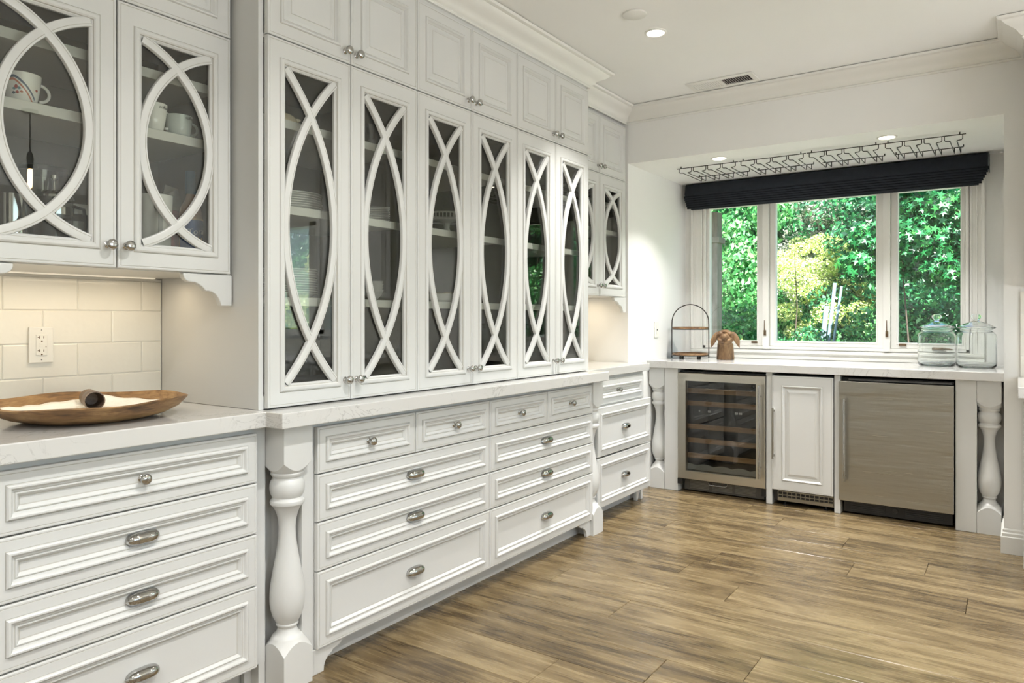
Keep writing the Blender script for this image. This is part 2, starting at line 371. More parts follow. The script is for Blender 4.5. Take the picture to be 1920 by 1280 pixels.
# wall tiles
def tiles(y_cuts_by_course,x=-2.61,proud=.010):
    z=ZC-.003
    for cuts in y_cuts_by_course:
        z1=z+.1095
        for a,b in zip(cuts[:-1],cuts[1:]):
            if b-a<.015: continue
            g=.0011; tx=rnd.uniform(-.0008,.0008); c=.003
            V=[];
            for (d,h) in ((0,0),(0,proud-.002),(c,proud+tx)):
                V+=[(x+h,a+g+d,z+g+d),(x+h,b-g-d,z+g+d),(x+h,b-g-d,z1-g-d),(x+h,a+g+d,z1-g-d)]
            F_=[(i*4+k,i*4+(k+1)%4,i*4+4+(k+1)%4,i*4+4+k) for i in (0,1) for k in range(4)]+[(8,9,10,11)]
            MB().add(V,F_).build('tile',TILE,WL)
        z=z1
odd=[.50,.63,.8525,1.08,1.30,1.4798]; even=[.50,.74,.964,1.187,1.405,1.4798]
tiles([odd,even,odd,even])
MB().box(-2.6105,-2.6035,.50,1.4798,ZC-.01,1.355).box(-2.6105,-2.6035,3.71,4.549,ZC-.01,1.355).build('grout_bed',GROUT,WL)
o2=[3.712,3.86,4.08,4.30,4.52,4.548]; e2=[3.712,3.75,3.97,4.19,4.41,4.548]
tiles([o2,e2,o2,e2])

# ================================================================== CABINET FRONT MESHES
def drawer_mb(w,h):
    m=MB(); p=[(.003,.02,0),(0,.017,0),(0,.0035,0),(.001,.001,0),(.0035,0,0),(.0075,0,0),(.0085,.001,1),(.0095,0,1),
      (.034,0,0),(.035,.001,1),(.036,0,1),(.037,-.005,0),(.040,-.0078,0),(.044,-.0078,0),(.047,-.005,0),(.050,0,0),(.054,.001,0),(.056,.0015,1),(.0575,-.0005,0),(.060,-.0005,0),(.064,.004,0),(.067,.008,0),(.0685,.0085,1),(.070,.0085,1)]
    p.append((.0705,.0085,0)); m.rings(0,w,0,h,p); return m
def raised_mb(w,h,st=.052):
    m=MB(); p=[(.003,.02,0),(0,.017,0),(0,.0035,0),(.001,.001,0),(.0035,0,0),(.0075,0,0),(.0085,.001,1),(.0095,0,1),
      (st-.012,0,0),(st-.011,.001,1),(st-.010,0,1),(st-.008,-.004,0),(st-.004,-.005,0),(st,-.002,0),(st+.004,.004,0),(st+.008,.008,0),(st+.010,.0085,1),(st+.020,.008,0),(st+.034,.002,0),(st+.036,.002,1),(st+.0365,.0005,0)]
    m.rings(0,w,0,h,p); return m
def glassdoor(parent,w,h,ox,oz,sl,sb,st_,name='door'):
    """ox,oz lower-left corner; sl side opening inset, sb/st_ bottom/top inset.  Opening ring is stretched"""
    m=MB(); outer=[(.003,.02,0),(0,.017,0),(0,.0035,0),(.001,.001,0),(.0035,0,0),(.0075,0,0),(.0085,.001,1),(.0095,0,1)]
    V=[];Fs=[];M=[]
    for d,y,mm in outer: V+=[(d,y,d),(w-d,y,d),(w-d,y,h-d),(d,y,h-d)]; M.append(mm)
    inner=[(-.028,0,0),(-.027,.001,1),(-.026,0,1),(-.024,-.004,0),(-.020,-.006,0),(-.013,-.006,0),(-.009,-.003,0),(-.007,.001,1),(-.005,.001,0),(-.002,.004,0),(0,.006,0),(0,.016,0)]
    for d,y,mm in inner: V+=[(sl+d,y,sb+d),(w-sl-d,y,sb+d),(w-sl-d,y,h-st_-d),(sl+d,y,h-st_-d)]; M.append(mm)
    MM=[]
    for i in range(len(M)-1):
        for k in range(4): Fs.append((i*4+k,i*4+(k+1)%4,i*4+4+(k+1)%4,i*4+4+k)); MM.append(M[i+1])
    b=(len(M)-1)*4; 
    for k in range(4): Fs.append((k,(k+1)%4,b+(k+1)%4,b+k)); MM.append(0)
    m.add(V,Fs,MM)
    V=[(x+ox,y,z+oz) for x,y,z in m.v]; m.v=V
    d=m.build(name,[PAINT,GLAZE],parent)
    x0,x1,z0,z1=ox+sl,ox+w-sl,oz+sb,oz+h-st_
    B(x0-.004,x1+.004,.0125,.0155,z0-.004,z1+.004).build('glass_pane',GLASS_C,d)
    W_=x1-x0; H_=(z1-z0)/2; R=(H_*H_+W_*W_)/(2*W_); zc=(z0+z1)/2; half=math.asin(min(1,H_/R))
    sec0=[(-.0140,.0125),(-.0140,.002),(-.0128,-.0005),(-.009,-.002),(.006,-.002),(.0068,-.001),(.0076,-.002),(.0128,-.0005),(.0140,.002),(.0140,.0125)]
    sm=[0,0,0,0,1,1,0,0,0]
    for s_ in (1,-1):
        sec=[(a_,b_-(.0006 if s_>0 else 0)) for a_,b_ in sec0]; path=[]
        for k in range(41):
            a=-half+2*half*k/40
            xx=R*cos(a)-(R-W_)
            path.append(((x0+xx) if s_>0 else (x1-xx), zc+R*sin(a)))
        MB().band(path,sec,sm).build('curved_muntin',[PAINT,GLAZE],d,smooth=True,angle=40)
    return d
KN=MB()
KN.lathe([(.0105,0),(.0105,.0015),(.0085,.003),(.006,.0045),(.0048,.008),(.0048,.011),(.0075,.013),(.008,.0145),(.0065,.0155),(.0105,.017),(.0145,.0205),(.0158,.0245),(.0150,.0275),(.0153,.0282),(.0138,.031),(.0095,.0335),(.004,.0345)],n=20,axis='y')
def knob(parent,x,z,y=0,name='knob'):
    k=MB(); k.v=[(a+x,b+y,c+z) for a,b,c in KN.v]; k.f=KN.f; k.m=KN.m
    return k.build(name,CHROME,parent,smooth=True,angle=50)
def cup(parent,x,z,y=0):
    m=MB(); NS,NT=20,10; V=[];Fs=[]
    hw=.0475
    def pt(s,t):
        sc=(1-abs(s)**3.2)**.42 if abs(s)<1 else 0
        a=math.radians(-10+128*t)
        return (x+s*hw, y-.001-.027*sc*max(0,sin(a+.18)) , z-.003+.0215*sc*cos(a))
    for i in range(NS+1):
        for j in range(NT+1): V.append(pt(-1+2*i/NS,j/NT))
    for i in range(NS):
        for j in range(NT): a=i*(NT+1)+j; Fs.append((a,a+1,a+NT+2,a+NT+1))
    m.add(V,Fs)
    o=m.build('cup_pull',CHROME,parent,smooth=True,angle=0,solid=.0016,normals=False)
    return o
def bracket(mirror=False,w=.165,h=.085,big=1.0):
    pts=[(0,0),(.045,0),(.047,.018),(.054,.034),(.066,.046),(.082,.052),(.084,.060),(.094,.062),(.108,.064),(.122,.070),(.130,.078),(.134,h),(0,h)]
    return [((-p[0] if mirror else p[0]),p[1]) for p in pts]
CORB=[(0,0),(0,-.103),(.040,-.103),(.043,-.092),(.050,-.078),(.060,-.066),(.073,-.058),(.088,-.055),(.096,-.056),(.101,-.050),(.110,-.041),(.122,-.034),(.134,-.029),(.146,-.028),(.157,-.027),(.166,-.022),(.172,-.014),(.174,-.006),(.174,0)]
R90=pi/2
# ---------------- drawer base cabinets.  local x along the run, front towards -y; y=0 is the front plane of the closed drawers
def base_unit(loc,w,rows,cols_top,label,group=None,stile_l=.03,stile_r=.03,depth=.62,opened=None,foot=None,rz=R90,toe=True,yoff=0):
    r=empty('drawer_cabinet',loc,rz,label,'cabinet',group)
    b=MB(); b.box(-stile_l,w+stile_r,.021,depth,.086,ZB-.001); b.build('body',PAINT,r)
    if toe: B(-stile_l,w+stile_r,.085,.10,0.0,.085).build('toe_kick',PAINT,r)
    for ri,(z0,z1) in enumerate(rows):
        cols=cols_top if ri==0 else [(0,w)]
        for (a,c) in cols:
            dy=(opened or {}).get(ri,0)
            m=drawer_mb(c-a,z1-z0); m.v=[(p[0]+a,p[1]-dy,p[2]+z0) for p in m.v]
            if dy: m.box(a+.03,c-.03,.02-dy,.3,z0+.02,z1-.03)
            d=m.build('drawer',[PAINT,GLAZE],r)
            if ri==0: knob(d,(a+c)/2,(z0+z1)/2,.0085-dy)
            else: cup(d,(a+c)/2,(z0+z1)/2-.006+.004,.0085-dy)
    return r
rows=[(.684,.842),(.520,.680),(.353,.516),(.088,.349)]
u=base_unit((-2.008,.716,0),.746,rows,[(0,.746)],'white four-drawer base cabinet at left under the wooden bowl',stile_r=.045,stile_l=.02,depth=.595)
B(.766,.7905,.0215,.58,0,.0855).build('end_stile',PAINT,u)
c1=base_unit((-1.945,1.655,0),.983,rows,[(0,.490),(.493,.983)],'white base cabinet right of the near turned post, two knobbed drawers above three wide ones',stile_l=.05,stile_r=.002)
c2=base_unit((-1.945,2.642,0),.967,rows,[(0,.485),(.488,.967)],'white base cabinet left of the far turned post, two knobbed drawers above three wide ones',stile_l=.001,stile_r=.03)
B(-.146,-.051,.122,.134,.0005,ZB-.002).build('recess_panel',PAINT,c1)
B(.9985,1.10,.122,.134,.0005,ZB-.002).build('recess_panel',PAINT,c2)
MB().prism(bracket(),.012,.030).box(-.022,.0,.010,.034,0,.086).build('bracket_foot',PAINT,c1,loc=(-.008,0,0),bevel=.002)
MB().prism(bracket(True),.012,.030).box(0,.03,.010,.034,0,.086).build('bracket_foot',PAINT,c2,loc=(.962,0,0),bevel=.002)
MB().prism([(.0,0),(.0,.08),(.10,.08),(.085,.05),(.05,.035),(.04,0)],.03,.05).build('side_foot',PAINT,u,loc=(.74,.03,0))
c3=base_unit((-2.050,3.765,0),.75,[(.690,.842),(.401,.689),(.100,.391)],[(0,.75)],'white three-drawer base cabinet in the far corner with its middle drawer slightly open',opened={1:.052,2:.050},stile_r=.03,stile_l=.02,depth=.55)
B(.752,.7795,.0215,.54,0,.0855).build('end_stile',PAINT,c3)
MB().prism([(0,0),(0,.09),(.09,.09),(.07,.05),(.04,.04),(.02,0)],.03,.05).build('bracket_foot',PAINT,c3,loc=(.70,.0,0))

# ---------------- turned posts
def post_mesh(name='turned_post',top=ZB,half=.0575):
    N=32; V=[];Fs=[]
    def ring(r_or_sq,z,zfun=None):
        for k in range(N):
            a=2*pi*k/N
            if r_or_sq=='sq':
                r=half/max(abs(cos(a)),abs(sin(a)))
                zz=zfun(r) if zfun else z
            else: r=r_or_sq; zz=z
            V.append((r*cos(a),r*sin(a),zz))
    rm=half; 
    rings_=[]
    ring('sq',0); ring('sq',0,lambda r:.148-(r-rm)*1.35)
    for r,z in ((.0535,.153),(.0515,.158),(.0475,.164),(.0435,.166),(.038,.172),(.0325,.181),(.0305,.189),(.0325,.195),(.0365,.199),(.0365,.203),(.0345,.206),(.0395,.214),(.047,.229),(.0525,.247),(.0560,.268),(.0570,.290),(.0555,.318),(.0510,.350),(.0450,.385),(.0385,.420),(.0325,.455),(.0285,.490),(.0275,.520),(.0295,.545),(.0345,.566),(.0415,.583),(.0490,.593),(.0545,.598),(.0560,.604),(.0550,.610),(.0515,.613),(.0490,.617),(.0475,.621),(.0515,.628),(.0550,.638),(.0568,.651),(.0560,.665),(.0525,.676),(.0475,.682),(.0470,.687),(.0500,.691),(.0530,.696),(.0535,.701),(.0520,.704)):
        ring(r,z)
    ring('sq',0,lambda r:.712+(r-rm)*1.2); ring('sq',top)
    n=len(V)//N
    for i in range(n-1):
        for k in range(N): Fs.append((i*N+k,i*N+(k+1)%N,i*N+N+(k+1)%N,i*N+N+k))
    Fs.append(tuple(range(N))[::-1]); Fs.append(tuple((n-1)*N+k for k in range(N)))
    return MB().add(V,Fs)
pst=post_mesh()
for (x,y,l) in ((-1.9925,1.5665,'near white turned baluster post beside the near-left drawers'),(-1.9925,3.6525,'white turned baluster post at the far end of the long cabinet run'),
                (-2.116,4.938,'white turned baluster post left of the wine fridge'),(-.1225,4.938,'white turned baluster post at far right beside the steel fridge')):
    o=pst.build('turned_post',PAINT,None,loc=(x,y,.0005),smooth=True,angle=32)
    tag(o,l,'post','turned posts of the base cabinets')

# ---------------- countertops
ct=MB().prism([(-2.608,.66),(-1.975,.66),(-1.975,1.470),(-1.893,1.470),(-1.893,3.705),(-2.040,3.705),(-2.040,4.59),(-2.178,4.59),(-2.178,4.548),(-2.608,4.548)],ZB,ZC,'xy').build('countertop',QUARTZ,bevel=.003)
tag(ct,'long veined white quartz countertop with a stepped-out middle along the left wall','countertop')
ct2=B(-2.178,-.052,4.852,5.575,ZB,ZC).build('countertop',QUARTZ,bevel=.003)
tag(ct2,'veined white quartz countertop below the window over the two fridges','countertop')

# ---------------- tall display cabinets (3 pairs)
PITCH=.362; Y0=1.499; XF=-2.006
SH=[1.285,1.602,1.897]
for i in range(3):
    lab=['white glass-fronted tall display cabinet nearest the camera, plates behind curved muntins','middle white tall display cabinet holding the openwork cake stand','farthest of the three white tall display cabinets, garden mirrored in its glass'][i]
    r=empty('display_cabinet',(XF,Y0+i*2*PITCH,ZC),R90,lab,'cabinet','tall display cabinets on the counter')
    w=2*PITCH; top=CB+.09-ZC
    l0=-.019 if i==0 else 0.0; r0=w+(.012 if i==2 else 0)
    car=MB(); 
    car.box(l0,l0+(.019 if i==0 else .012),.0215,.594,0.001,top); car.box(r0-.014,r0,.0215,.594,0.001,top)
    la,ra=l0+.008,r0-.008
    car.box(la,ra,.58,.593,0.002,top-.001).box(la,ra,.0225,.58,0.002,.045).box(la,ra,.0225,.58,1.222,1.236)
    car.box(la,ra,.0219,.04,1.592,top-.001)
    car.build('carcass',PAINT,r)
    lin=MB(); a,b_=l0+.0195 if i==0 else .0125, r0-.0145
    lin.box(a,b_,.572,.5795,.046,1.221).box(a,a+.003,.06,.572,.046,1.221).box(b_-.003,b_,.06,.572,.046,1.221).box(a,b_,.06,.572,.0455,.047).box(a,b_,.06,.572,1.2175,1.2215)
    lin.build('shade_lining',INNER_SHADE,r)
    hm=MB()
    for z in np.arange(.12,1.2,.032):
        if any(abs(z+ZC-s)<.05 for s in SH): continue
        for yy in (.09,.45): hm.box(b_-.0036,b_-.003,yy,yy+.006,z,z+.006)
    hm.build('shelf_pin_holes',DARK,r)['kind']='stuff'
    for s in SH:
        m=MB(); m.box(a+.004,b_-.004,.075,.565,s-ZC-.022,s-ZC); m.box(a+.004,b_-.004,.062,.075,s-ZC-.030,s-ZC)
        m.build('shelf',PAINT,r,bevel=.0015)
    for j in (0,1):
        ox=j*PITCH+.0015; dw=PITCH-.003
        d=glassdoor(r,dw,2.1405-.917,ox,.0045,.0735,.076,.090)
        knob(d,ox+(dw-.026 if j==0 else .026),.989-ZC,0)
        m=raised_mb(dw,2.512-2.1435,.060); m.v=[(p[0]+ox,p[1],p[2]+2.1435-ZC) for p in m.v]
        d=m.build('upper_door',[PAINT,GLAZE],r); knob(d,ox+(dw-.026 if j==0 else .026),2.183-ZC,0)

# ---------------- wall cabinets left and far
def wall_cab(loc,w,doors,label,corbels=(1,1),depth=.44,span=None):
    r=empty('wall_cabinet',loc,R90,label,'cabinet','glass-fronted wall cabinets')
    z0=1.357; top=CB+.09-z0; a,b_=span
    car=MB(); car.box(a,a+.018,.0215,depth,0,top).box(b_-.018,b_,.0215,depth,0,top).box(a+.001,b_-.001,depth-.012,depth-.0005,0.001,top-.001).box(a+.018,b_-.018,.022,depth-.012,0.0,.03).box(a+.018,b_-.018,.022,depth-.012,.783,.797)
    car.box(a+.001,b_-.001,.0218,.04,1.152,top-.001)
    car.build('carcass',PAINT,r)
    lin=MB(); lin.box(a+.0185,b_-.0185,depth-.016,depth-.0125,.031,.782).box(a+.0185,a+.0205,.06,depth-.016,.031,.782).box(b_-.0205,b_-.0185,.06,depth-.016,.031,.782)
    lin.build('shade_lining',INNER_SHADE,r)
    for s in (1.612,1.803,1.988):
        if s==1.612: continue
        m=MB(); m.box(a+.024,b_-.024,.07,depth-.02,s-z0-.022,s-z0).box(a+.024,b_-.024,.055,.07,s-z0-.030,s-z0); m.build('shelf',PAINT,r,bevel=.0015)
    for j,(x0,x1) in enumerate(doors):
        d=glassdoor(r,x1-x0,2.143-1.359,x0,.002,.0735,.077,.090)
        knob(d,(x1-.024 if j==0 else x0+.024),1.424-z0,0)
        m=raised_mb(x1-x0,2.512-2.146,.060); m.v=[(p[0]+x0,p[1],p[2]+2.146-z0) for p in m.v]
        d=m.build('upper_door',[PAINT,GLAZE],r); knob(d,(x1-.024 if j==0 else x0+.024),2.186-z0,0)
    if corbels[1]: MB().prism([(b_-p[0],p[1]-.001) for p in CORB],.006,.030).build('corbel',PAINT,r,bevel=.003)
    if corbels[0]: MB().prism([(a+p[0],p[1]-.001) for p in CORB],.006,.030).build('corbel',PAINT,r,bevel=.003)
    B(a+.05,b_-.05,.39,.41,-.004,-.0005).build('light_strip',STRIP,r)
    return r
wall_cab((-2.157,0,1.357),.0,[(.715,1.091),(1.095,1.466)],'white wall cabinet at upper left with mugs and bottles behind oval muntins',span=(.654,1.476))
wall_cab((-2.190,0,1.357),.0,[(3.745,4.150),(4.154,4.530)],'small white wall cabinet in the far corner above the lit counter',span=(3.712,4.546),depth=.41)
area('under_cabinet_light_near',(-2.44,1.07,1.342),(0,0,0),.06,.70,P_UC,WARM).rotation_euler=(0,0,0)
area('under_cabinet_light_far',(-2.44,4.13,1.342),(0,0,0),.06,.66,P_UC*1.3,WARM)

# side panels of the lit niches

# ================================================================== WINDOW COUNTER RUN (y=4.88 face)
def panel(x0,x1,label,z1=ZB-.001,depth=.60,y=4.880):
    o=B(x0,x1,y,y+depth,0.0005,z1).build('end_panel',PAINT,bevel=.002); tag(o,label,'panel'); return o
panel(-2.056,-1.956,'white upright panel left of the wine fridge')
panel(-1.347,-1.309,'narrow white upright between wine fridge and panelled door')
panel(-.931,-.895,'narrow white upright between panelled door and steel fridge')
panel(-.284,-.181,'wide white upright right of the steel fridge')
for (a,b,l) in ((-.1805,-.0505,'recessed white back panel behind the right baluster post'),(-2.1795,-2.0565,'recessed white back panel behind the left baluster post')):
    o=B(a,b,5.02,5.035,.0005,ZB-.001).build('back_panel',PAINT); tag(o,l,'panel')
# wine fridge
wf=empty('wine_fridge',(-1.953,4.868,0),0,'stainless wine fridge with glass door and wooden shelves under the window counter','fridge')
bd=MB(); W_=.603
bd.box(.004,.03,.045,.56,.10,.836).box(W_-.03,W_-.004,.045,.56,.10,.836).box(.004,W_-.004,.54,.56,.10,.836).box(.004,W_-.004,.045,.56,.10,.13).box(.004,W_-.004,.045,.56,.80,.845)
bd.build('cabinet_body',BLACK,wf)
fr=MB(); 
V=[];Fs=[];pr=[(0,.04,0,0),(0,.004,0,0),(.004,0,0,0)]
def frame_ring(m,x0,x1,z0,z1,ix0,ix1,iz0,iz1,yf,yb,c=.003):
    R_=[(x0,x1,z0,z1,yb),(x0,x1,z0,z1,yf+c),(x0+c,x1-c,z0+c,z1-c,yf),(ix0,ix1,iz0,iz1,yf),(ix0+.001,ix1-.001,iz0+.001,iz1-.001,yf+.004),(ix0+.001,ix1-.001,iz0+.001,iz1-.001,yb)]
    V=[];Fs=[]
    for a,b,c_,d,y in R_: V+=[(a,y,c_),(b,y,c_),(b,y,d),(a,y,d)]
    n=len(R_)
    for i in range(n):
        j=(i+1)%n
        for k in range(4): Fs.append((i*4+k,i*4+(k+1)%4,j*4+(k+1)%4,j*4+k))
    m.add(V,Fs)
frame_ring(fr,0,W_,.095,.834,.058,W_-.060,.152,.780,0,.040)
wd=fr.build('door',STEEL2,wf)
B(.056,W_-.058,.010,.016,.150,.782).build('glass_pane',GLASS_F,wd)
hd=MB(); hd.tube([(W_-.028,-.045,.165),(W_-.028,-.045,.775)],.009,12); hd.tube([(W_-.028,0,.235),(W_-.028,-.045,.235)],.006,8).tube([(W_-.028,0,.70),(W_-.028,-.045,.70)],.006,8)
hd.build('handle',CHROME,wd,smooth=True,angle=50)
for z in (.707,.619,.456,.359,.253):
    s=empty('wine_shelf',(0,0,0),parent=None); reg(s,wf)
    B(.045,W_-.045,.07,.085,z-.018,z+.014).build('shelf_front',SHELFW,s)
    m=MB()
    for k in range(7): m.tube([(.07+k*.077,.085,z-.006),(.07+k*.077,.52,z-.006)],.0025,5)
    m.build('shelf_wires',CHROME,s)
wv=[(.05+i*.0125,.185+.012*abs(cos(i*pi/10))) for i in range(41)]
MB().prism([(.05,.155)]+wv+[(.55,.155)],.05,.065).build('bottle_cradle',pm('grey_plastic',(.35,.35,.33),.5),wf)
gr=MB(); gr.box(.03,W_-.02,.055,.075,.012,.092)
gr.build('toe_grille',pm('dark_grey_metal',(.12,.115,.105),.45,.5),wf)
gl=MB()
for s0 in (.07,.23,.39):
    for k in range(6): gl.box(s0,s0+.14,.049,.0545,.026+k*.0095,.031+k*.0095)
gl.build('grille_slats',pm('grille_metal',(.22,.21,.19),.4,.6),wf)
MB().tube([(.21,.045,.088),(.21,.035,.074),(.22,.03,.066),(.33,.03,.066),(.34,.035,.074),(.34,.045,.088)],.004,8).build('lock_bracket',CHROME,wf,smooth=True)
MB().box(-.002,.03,.004,.05,.055,.093).box(W_-.03,W_-.002,.02,.05,.04,.093).build('hinge',BLACK,wf)
DISP=pm('dim_display',(.30,.30,.28),.5)
def text_mesh(txt,size,mat,parent,xf,name='lettering'):
    c=bpy.data.curves.new(name,'FONT'); c.body=txt; c.size=size; c.extrude=.0002; c.align_x='CENTER'; c.resolution_u=2
    o=bpy.data.objects.new(name,c); COL.objects.link(o)
    me=bpy.data.meshes.new_from_object(o); bpy.data.objects.remove(o)
    for v in me.vertices: v.co=xf(v.co.x,v.co.y,v.co.z)
    me.materials.clear(); me.materials.append(mat)
    o=bpy.data.objects.new(name,me); COL.objects.link(o); reg(o,parent); return o
for (tx,x,z,sz) in (('8',.155,.567,.022),('88',.225,.567,.022),('88 88',.425,.567,.022)):
    text_mesh(tx,sz,DISP,wd,lambda a,b,c,x=x,z=z:(x+a,.0092-c,z+b),'display_digits')
area('wine_fridge_fill',(-1.65,5.10,.79),(0,0,0),.3,.3,.35,(1,.9,.75))  # added lamp, no visible source, lifts the dark shelves
# panelled ice maker
im=empty('ice_maker',(-1.3055,4.868,0),0,'white panelled under-counter ice maker with bar handle and vent grille','ice maker'); W_=.371
B(.004,W_-.004,.03,.56,.03,.848).build('cabinet_body',BLACK,im)
m=raised_mb(W_,.739,.072); m.v=[(p[0],p[1]-.004,p[2]+.103) for p in m.v]
d=m.build('door',[PAINT,GLAZE],im)
hh=MB(); hh.box(.006,.018,-.042,-.032,.305,.635).box(.006,.018,-.034,-.003,.318,.332).box(.006,.018,-.034,-.003,.608,.622)
hh.build('bar_handle',STEEL,d,bevel=.001)
g=MB(); x0,x1,z0,z1=.03,W_-.002,.030,.094
g.box(x0,x1,.022,.03,z0,z0+.022).box(x0,x1,.022,.03,z1-.006,z1).box(x0,x1,.022,.03,z0+.036,z0+.041)
for k in range(13): g.box(x0+(x1-x0-.004)*k/12,x0+(x1-x0-.004)*k/12+.004,.022,.03,z0+.02,z1-.004)
g.build('vent_grille',STEEL,im)
for x in (.07,.32): MB().lathe([(.016,0),(.016,.005),(.006,.008),(.006,.035)],c=(x,.05,0),n=12).build('levelling_foot',BLACK,im,smooth=True,angle=30)
# steel fridge
sf=empty('steel_fridge',(-.8925,4.862,0),0,'stainless under-counter fridge with brushed door and thin bar handle','fridge'); W_=.602
B(.004,W_-.004,.048,.56,.095,.846).build('cabinet_body',BLACK,sf)
d=B(-.008,W_,-.002,.044,.090,.826).build('door',STEEL,sf,bevel=.003)
h=MB(); h.tube([(.030,-.048,.215),(.030,-.048,.722)],.007,12).tube([(.030,-.002,.245),(.030,-.048,.245)],.005,8).tube([(.030,-.002,.70),(.030,-.048,.70)],.005,8)
h.build('handle',CHROME,d,smooth=True,angle=50)
t_=MB(); t_.box(.01,W_-.01,.06,.08,.012,.086); t_.build('toe_grille',BLACK,sf)
t_=MB()
for k in range(5): t_.box(.05,.24,.055,.0595,.026+k*.011,.031+k*.011); t_.box(.35,.55,.055,.0595,.026+k*.011,.031+k*.011)
t_.lathe([(.016,0),(.016,.006),(.011,.006),(.011,.002)],c=(.295,.0595,.05),n=20,axis='y')
t_.build('grille_slats',pm('grille_black',(.035,.035,.035),.35),sf)
B(.045,W_-.01,.012,.040,.832,.842).build('top_trim',pm('trim_grey',(.10,.10,.10),.4,.4),sf)

# ================================================================== WINDOW
w1=empty('window_1',(0,0,0),kind='structure')
def Bm(name,mat,bev,*boxes,parent=w1):
    m=MB()
    for b in boxes: m.box(*b)
    return m.build(name,mat,parent,bevel=bev)
# casing: stepped boards
for (a,b) in ((-2.128,-2.035),(-.245,-.163)):
    s=1 if a<-1 else -1
    xi=b if s>0 else a
    xo=a if s>0 else b
    m=MB(); m.box(a,b,5.588,5.5995,.975,2.2)
    m.box(*sorted((xo,xo+s*.022)),5.576,5.588,.975,2.2).box(*sorted((xo+s*.04,xo+s*.05)),5.582,5.588,.975,2.2).box(*sorted((xi,xi-s*.012)),5.580,5.588,.975,2.2)
    m.build('casing',FRAMEW,w1,bevel=.002)
m=MB(); m.box(-2.128,-.163,5.590,5.5995,ZC+.001,.978).box(-2.128,-.163,5.578,5.590,ZC+.001,.935).box(-2.128,-.163,5.574,5.5995,.955,.972); m.build('sill_moulding',FRAMEW,w1,bevel=.002)
# frame jambs/mullions
zb,zt=WZ0,WZ1
m=MB(); m.box(WX0,WX0+.020,5.585,5.70,zb,zt).box(WX1-.020,WX1,5.585,5.70,zb,zt).box(WX0,WX1,5.585,5.70,zb,zb+.020).box(WX0,WX1,5.585,5.70,zt-.02,zt)
for c in (-1.545,-.730): m.box(c-.022,c+.022,5.578,5.70,zb,zt)
m.build('window_frame',FRAMEW,w1,bevel=.002)
def sash(x0,x1,gx0,gx1,gz0,gz1,name,yf):
    m=MB(); frame_ring(m,x0,x1,zb+.021,zt-.021,gx0,gx1,gz0,gz1,yf,yf+.04)
    frame_ring(m,gx0-.012,gx1+.012,gz0-.012,gz1+.012,gx0-.001,gx1+.001,gz0-.001,gz1+.001,yf-.004,yf+.002,.002)
    s=m.build(name,FRAMEW,w1)
    B(gx0-.005,gx1+.005,yf+.018,yf+.022,gz0-.005,gz1+.005).build('glass_pane',GLASS_W,s); return s
s1=sash(WX0+.021,-1.568,-1.985,-1.618,1.046,2.075,'casement_sash',5.612)
s2=sash(-1.522,-.753,-1.478,-.800,1.046,2.075,'fixed_sash',5.612)
s3=sash(-.707,WX1-.021,-.662,-.298,1.046,2.075,'casement_sash',5.612)
for x in (-1.548,-.727):
    m=MB(); m.tube([(x,5.572,1.10),(x,5.562,1.11),(x,5.560,1.20)],[.005,.004,.0025],8).box(x-.008,x+.008,5.568,5.5775,1.085,1.125); m.build('lock_lever',BRASS,w1)
for x in (-1.635,-.635): B(x-.022,x+.022,5.600,5.612,1.026,1.041).build('operator_cover',BRASS,w1,bevel=.002)
m=MB(); m.box(-.46,-.38,5.572,5.6115,1.0,1.018); m.tube([(-.455,5.566,1.003),(-.40,5.560,1.012),(-.33,5.560,1.004)],[.004,.009,.006],8)
m.build('folded_crank',BRASS,w1,bevel=.002)

# roman shade
rs=empty('roman_shade',(-1.14,5.5,2.06),0,'black folded fabric roman shade drawn up above the window','shade')
SX=.995; top=2.262-2.06
def strip(prof,name,x0,x1):
    m=MB(); V=[]; n=len(prof)
    for x in (x0,x1): V+=[(x,y,z) for y,z in prof]
    m.add(V,[(i,i+1,n+i+1,n+i) for i in range(n-1)]); return m.build(name,NAVY,rs,solid=.003,smooth=True,angle=60,normals=False)
B(-SX,SX,.0,.075,top-.03,top).build('headrail',NAVY,rs)
prof=[(.0,top),(-.012,top-.012),(-.020,top-.05),(-.028,top-.078),(-.020,top-.092),(.0,top-.086)]
strip(prof,'valance',-SX-.002,SX+.002)
for k in range(6):
    z=top-.092-k*.0165; y=-.016+k*.002
    strip([(y+.03,z+.006),(y+.008,z+.004),(y-.004,z-.001),(y-.010,z-.009),(y-.006,z-.016),(y+.012,z-.014),(y+.03,z-.008)],'fold',-SX-.010+.0045*k,SX+.010-.0085*k)
B(-SX+.03,SX-.05,.02,.05,.008,.02).build('bottom_rail',NAVY,rs)
B(SX+.0045,SX+.0085,-.012,.072,top-.115,top-.002).build('side_return',NAVY,rs)

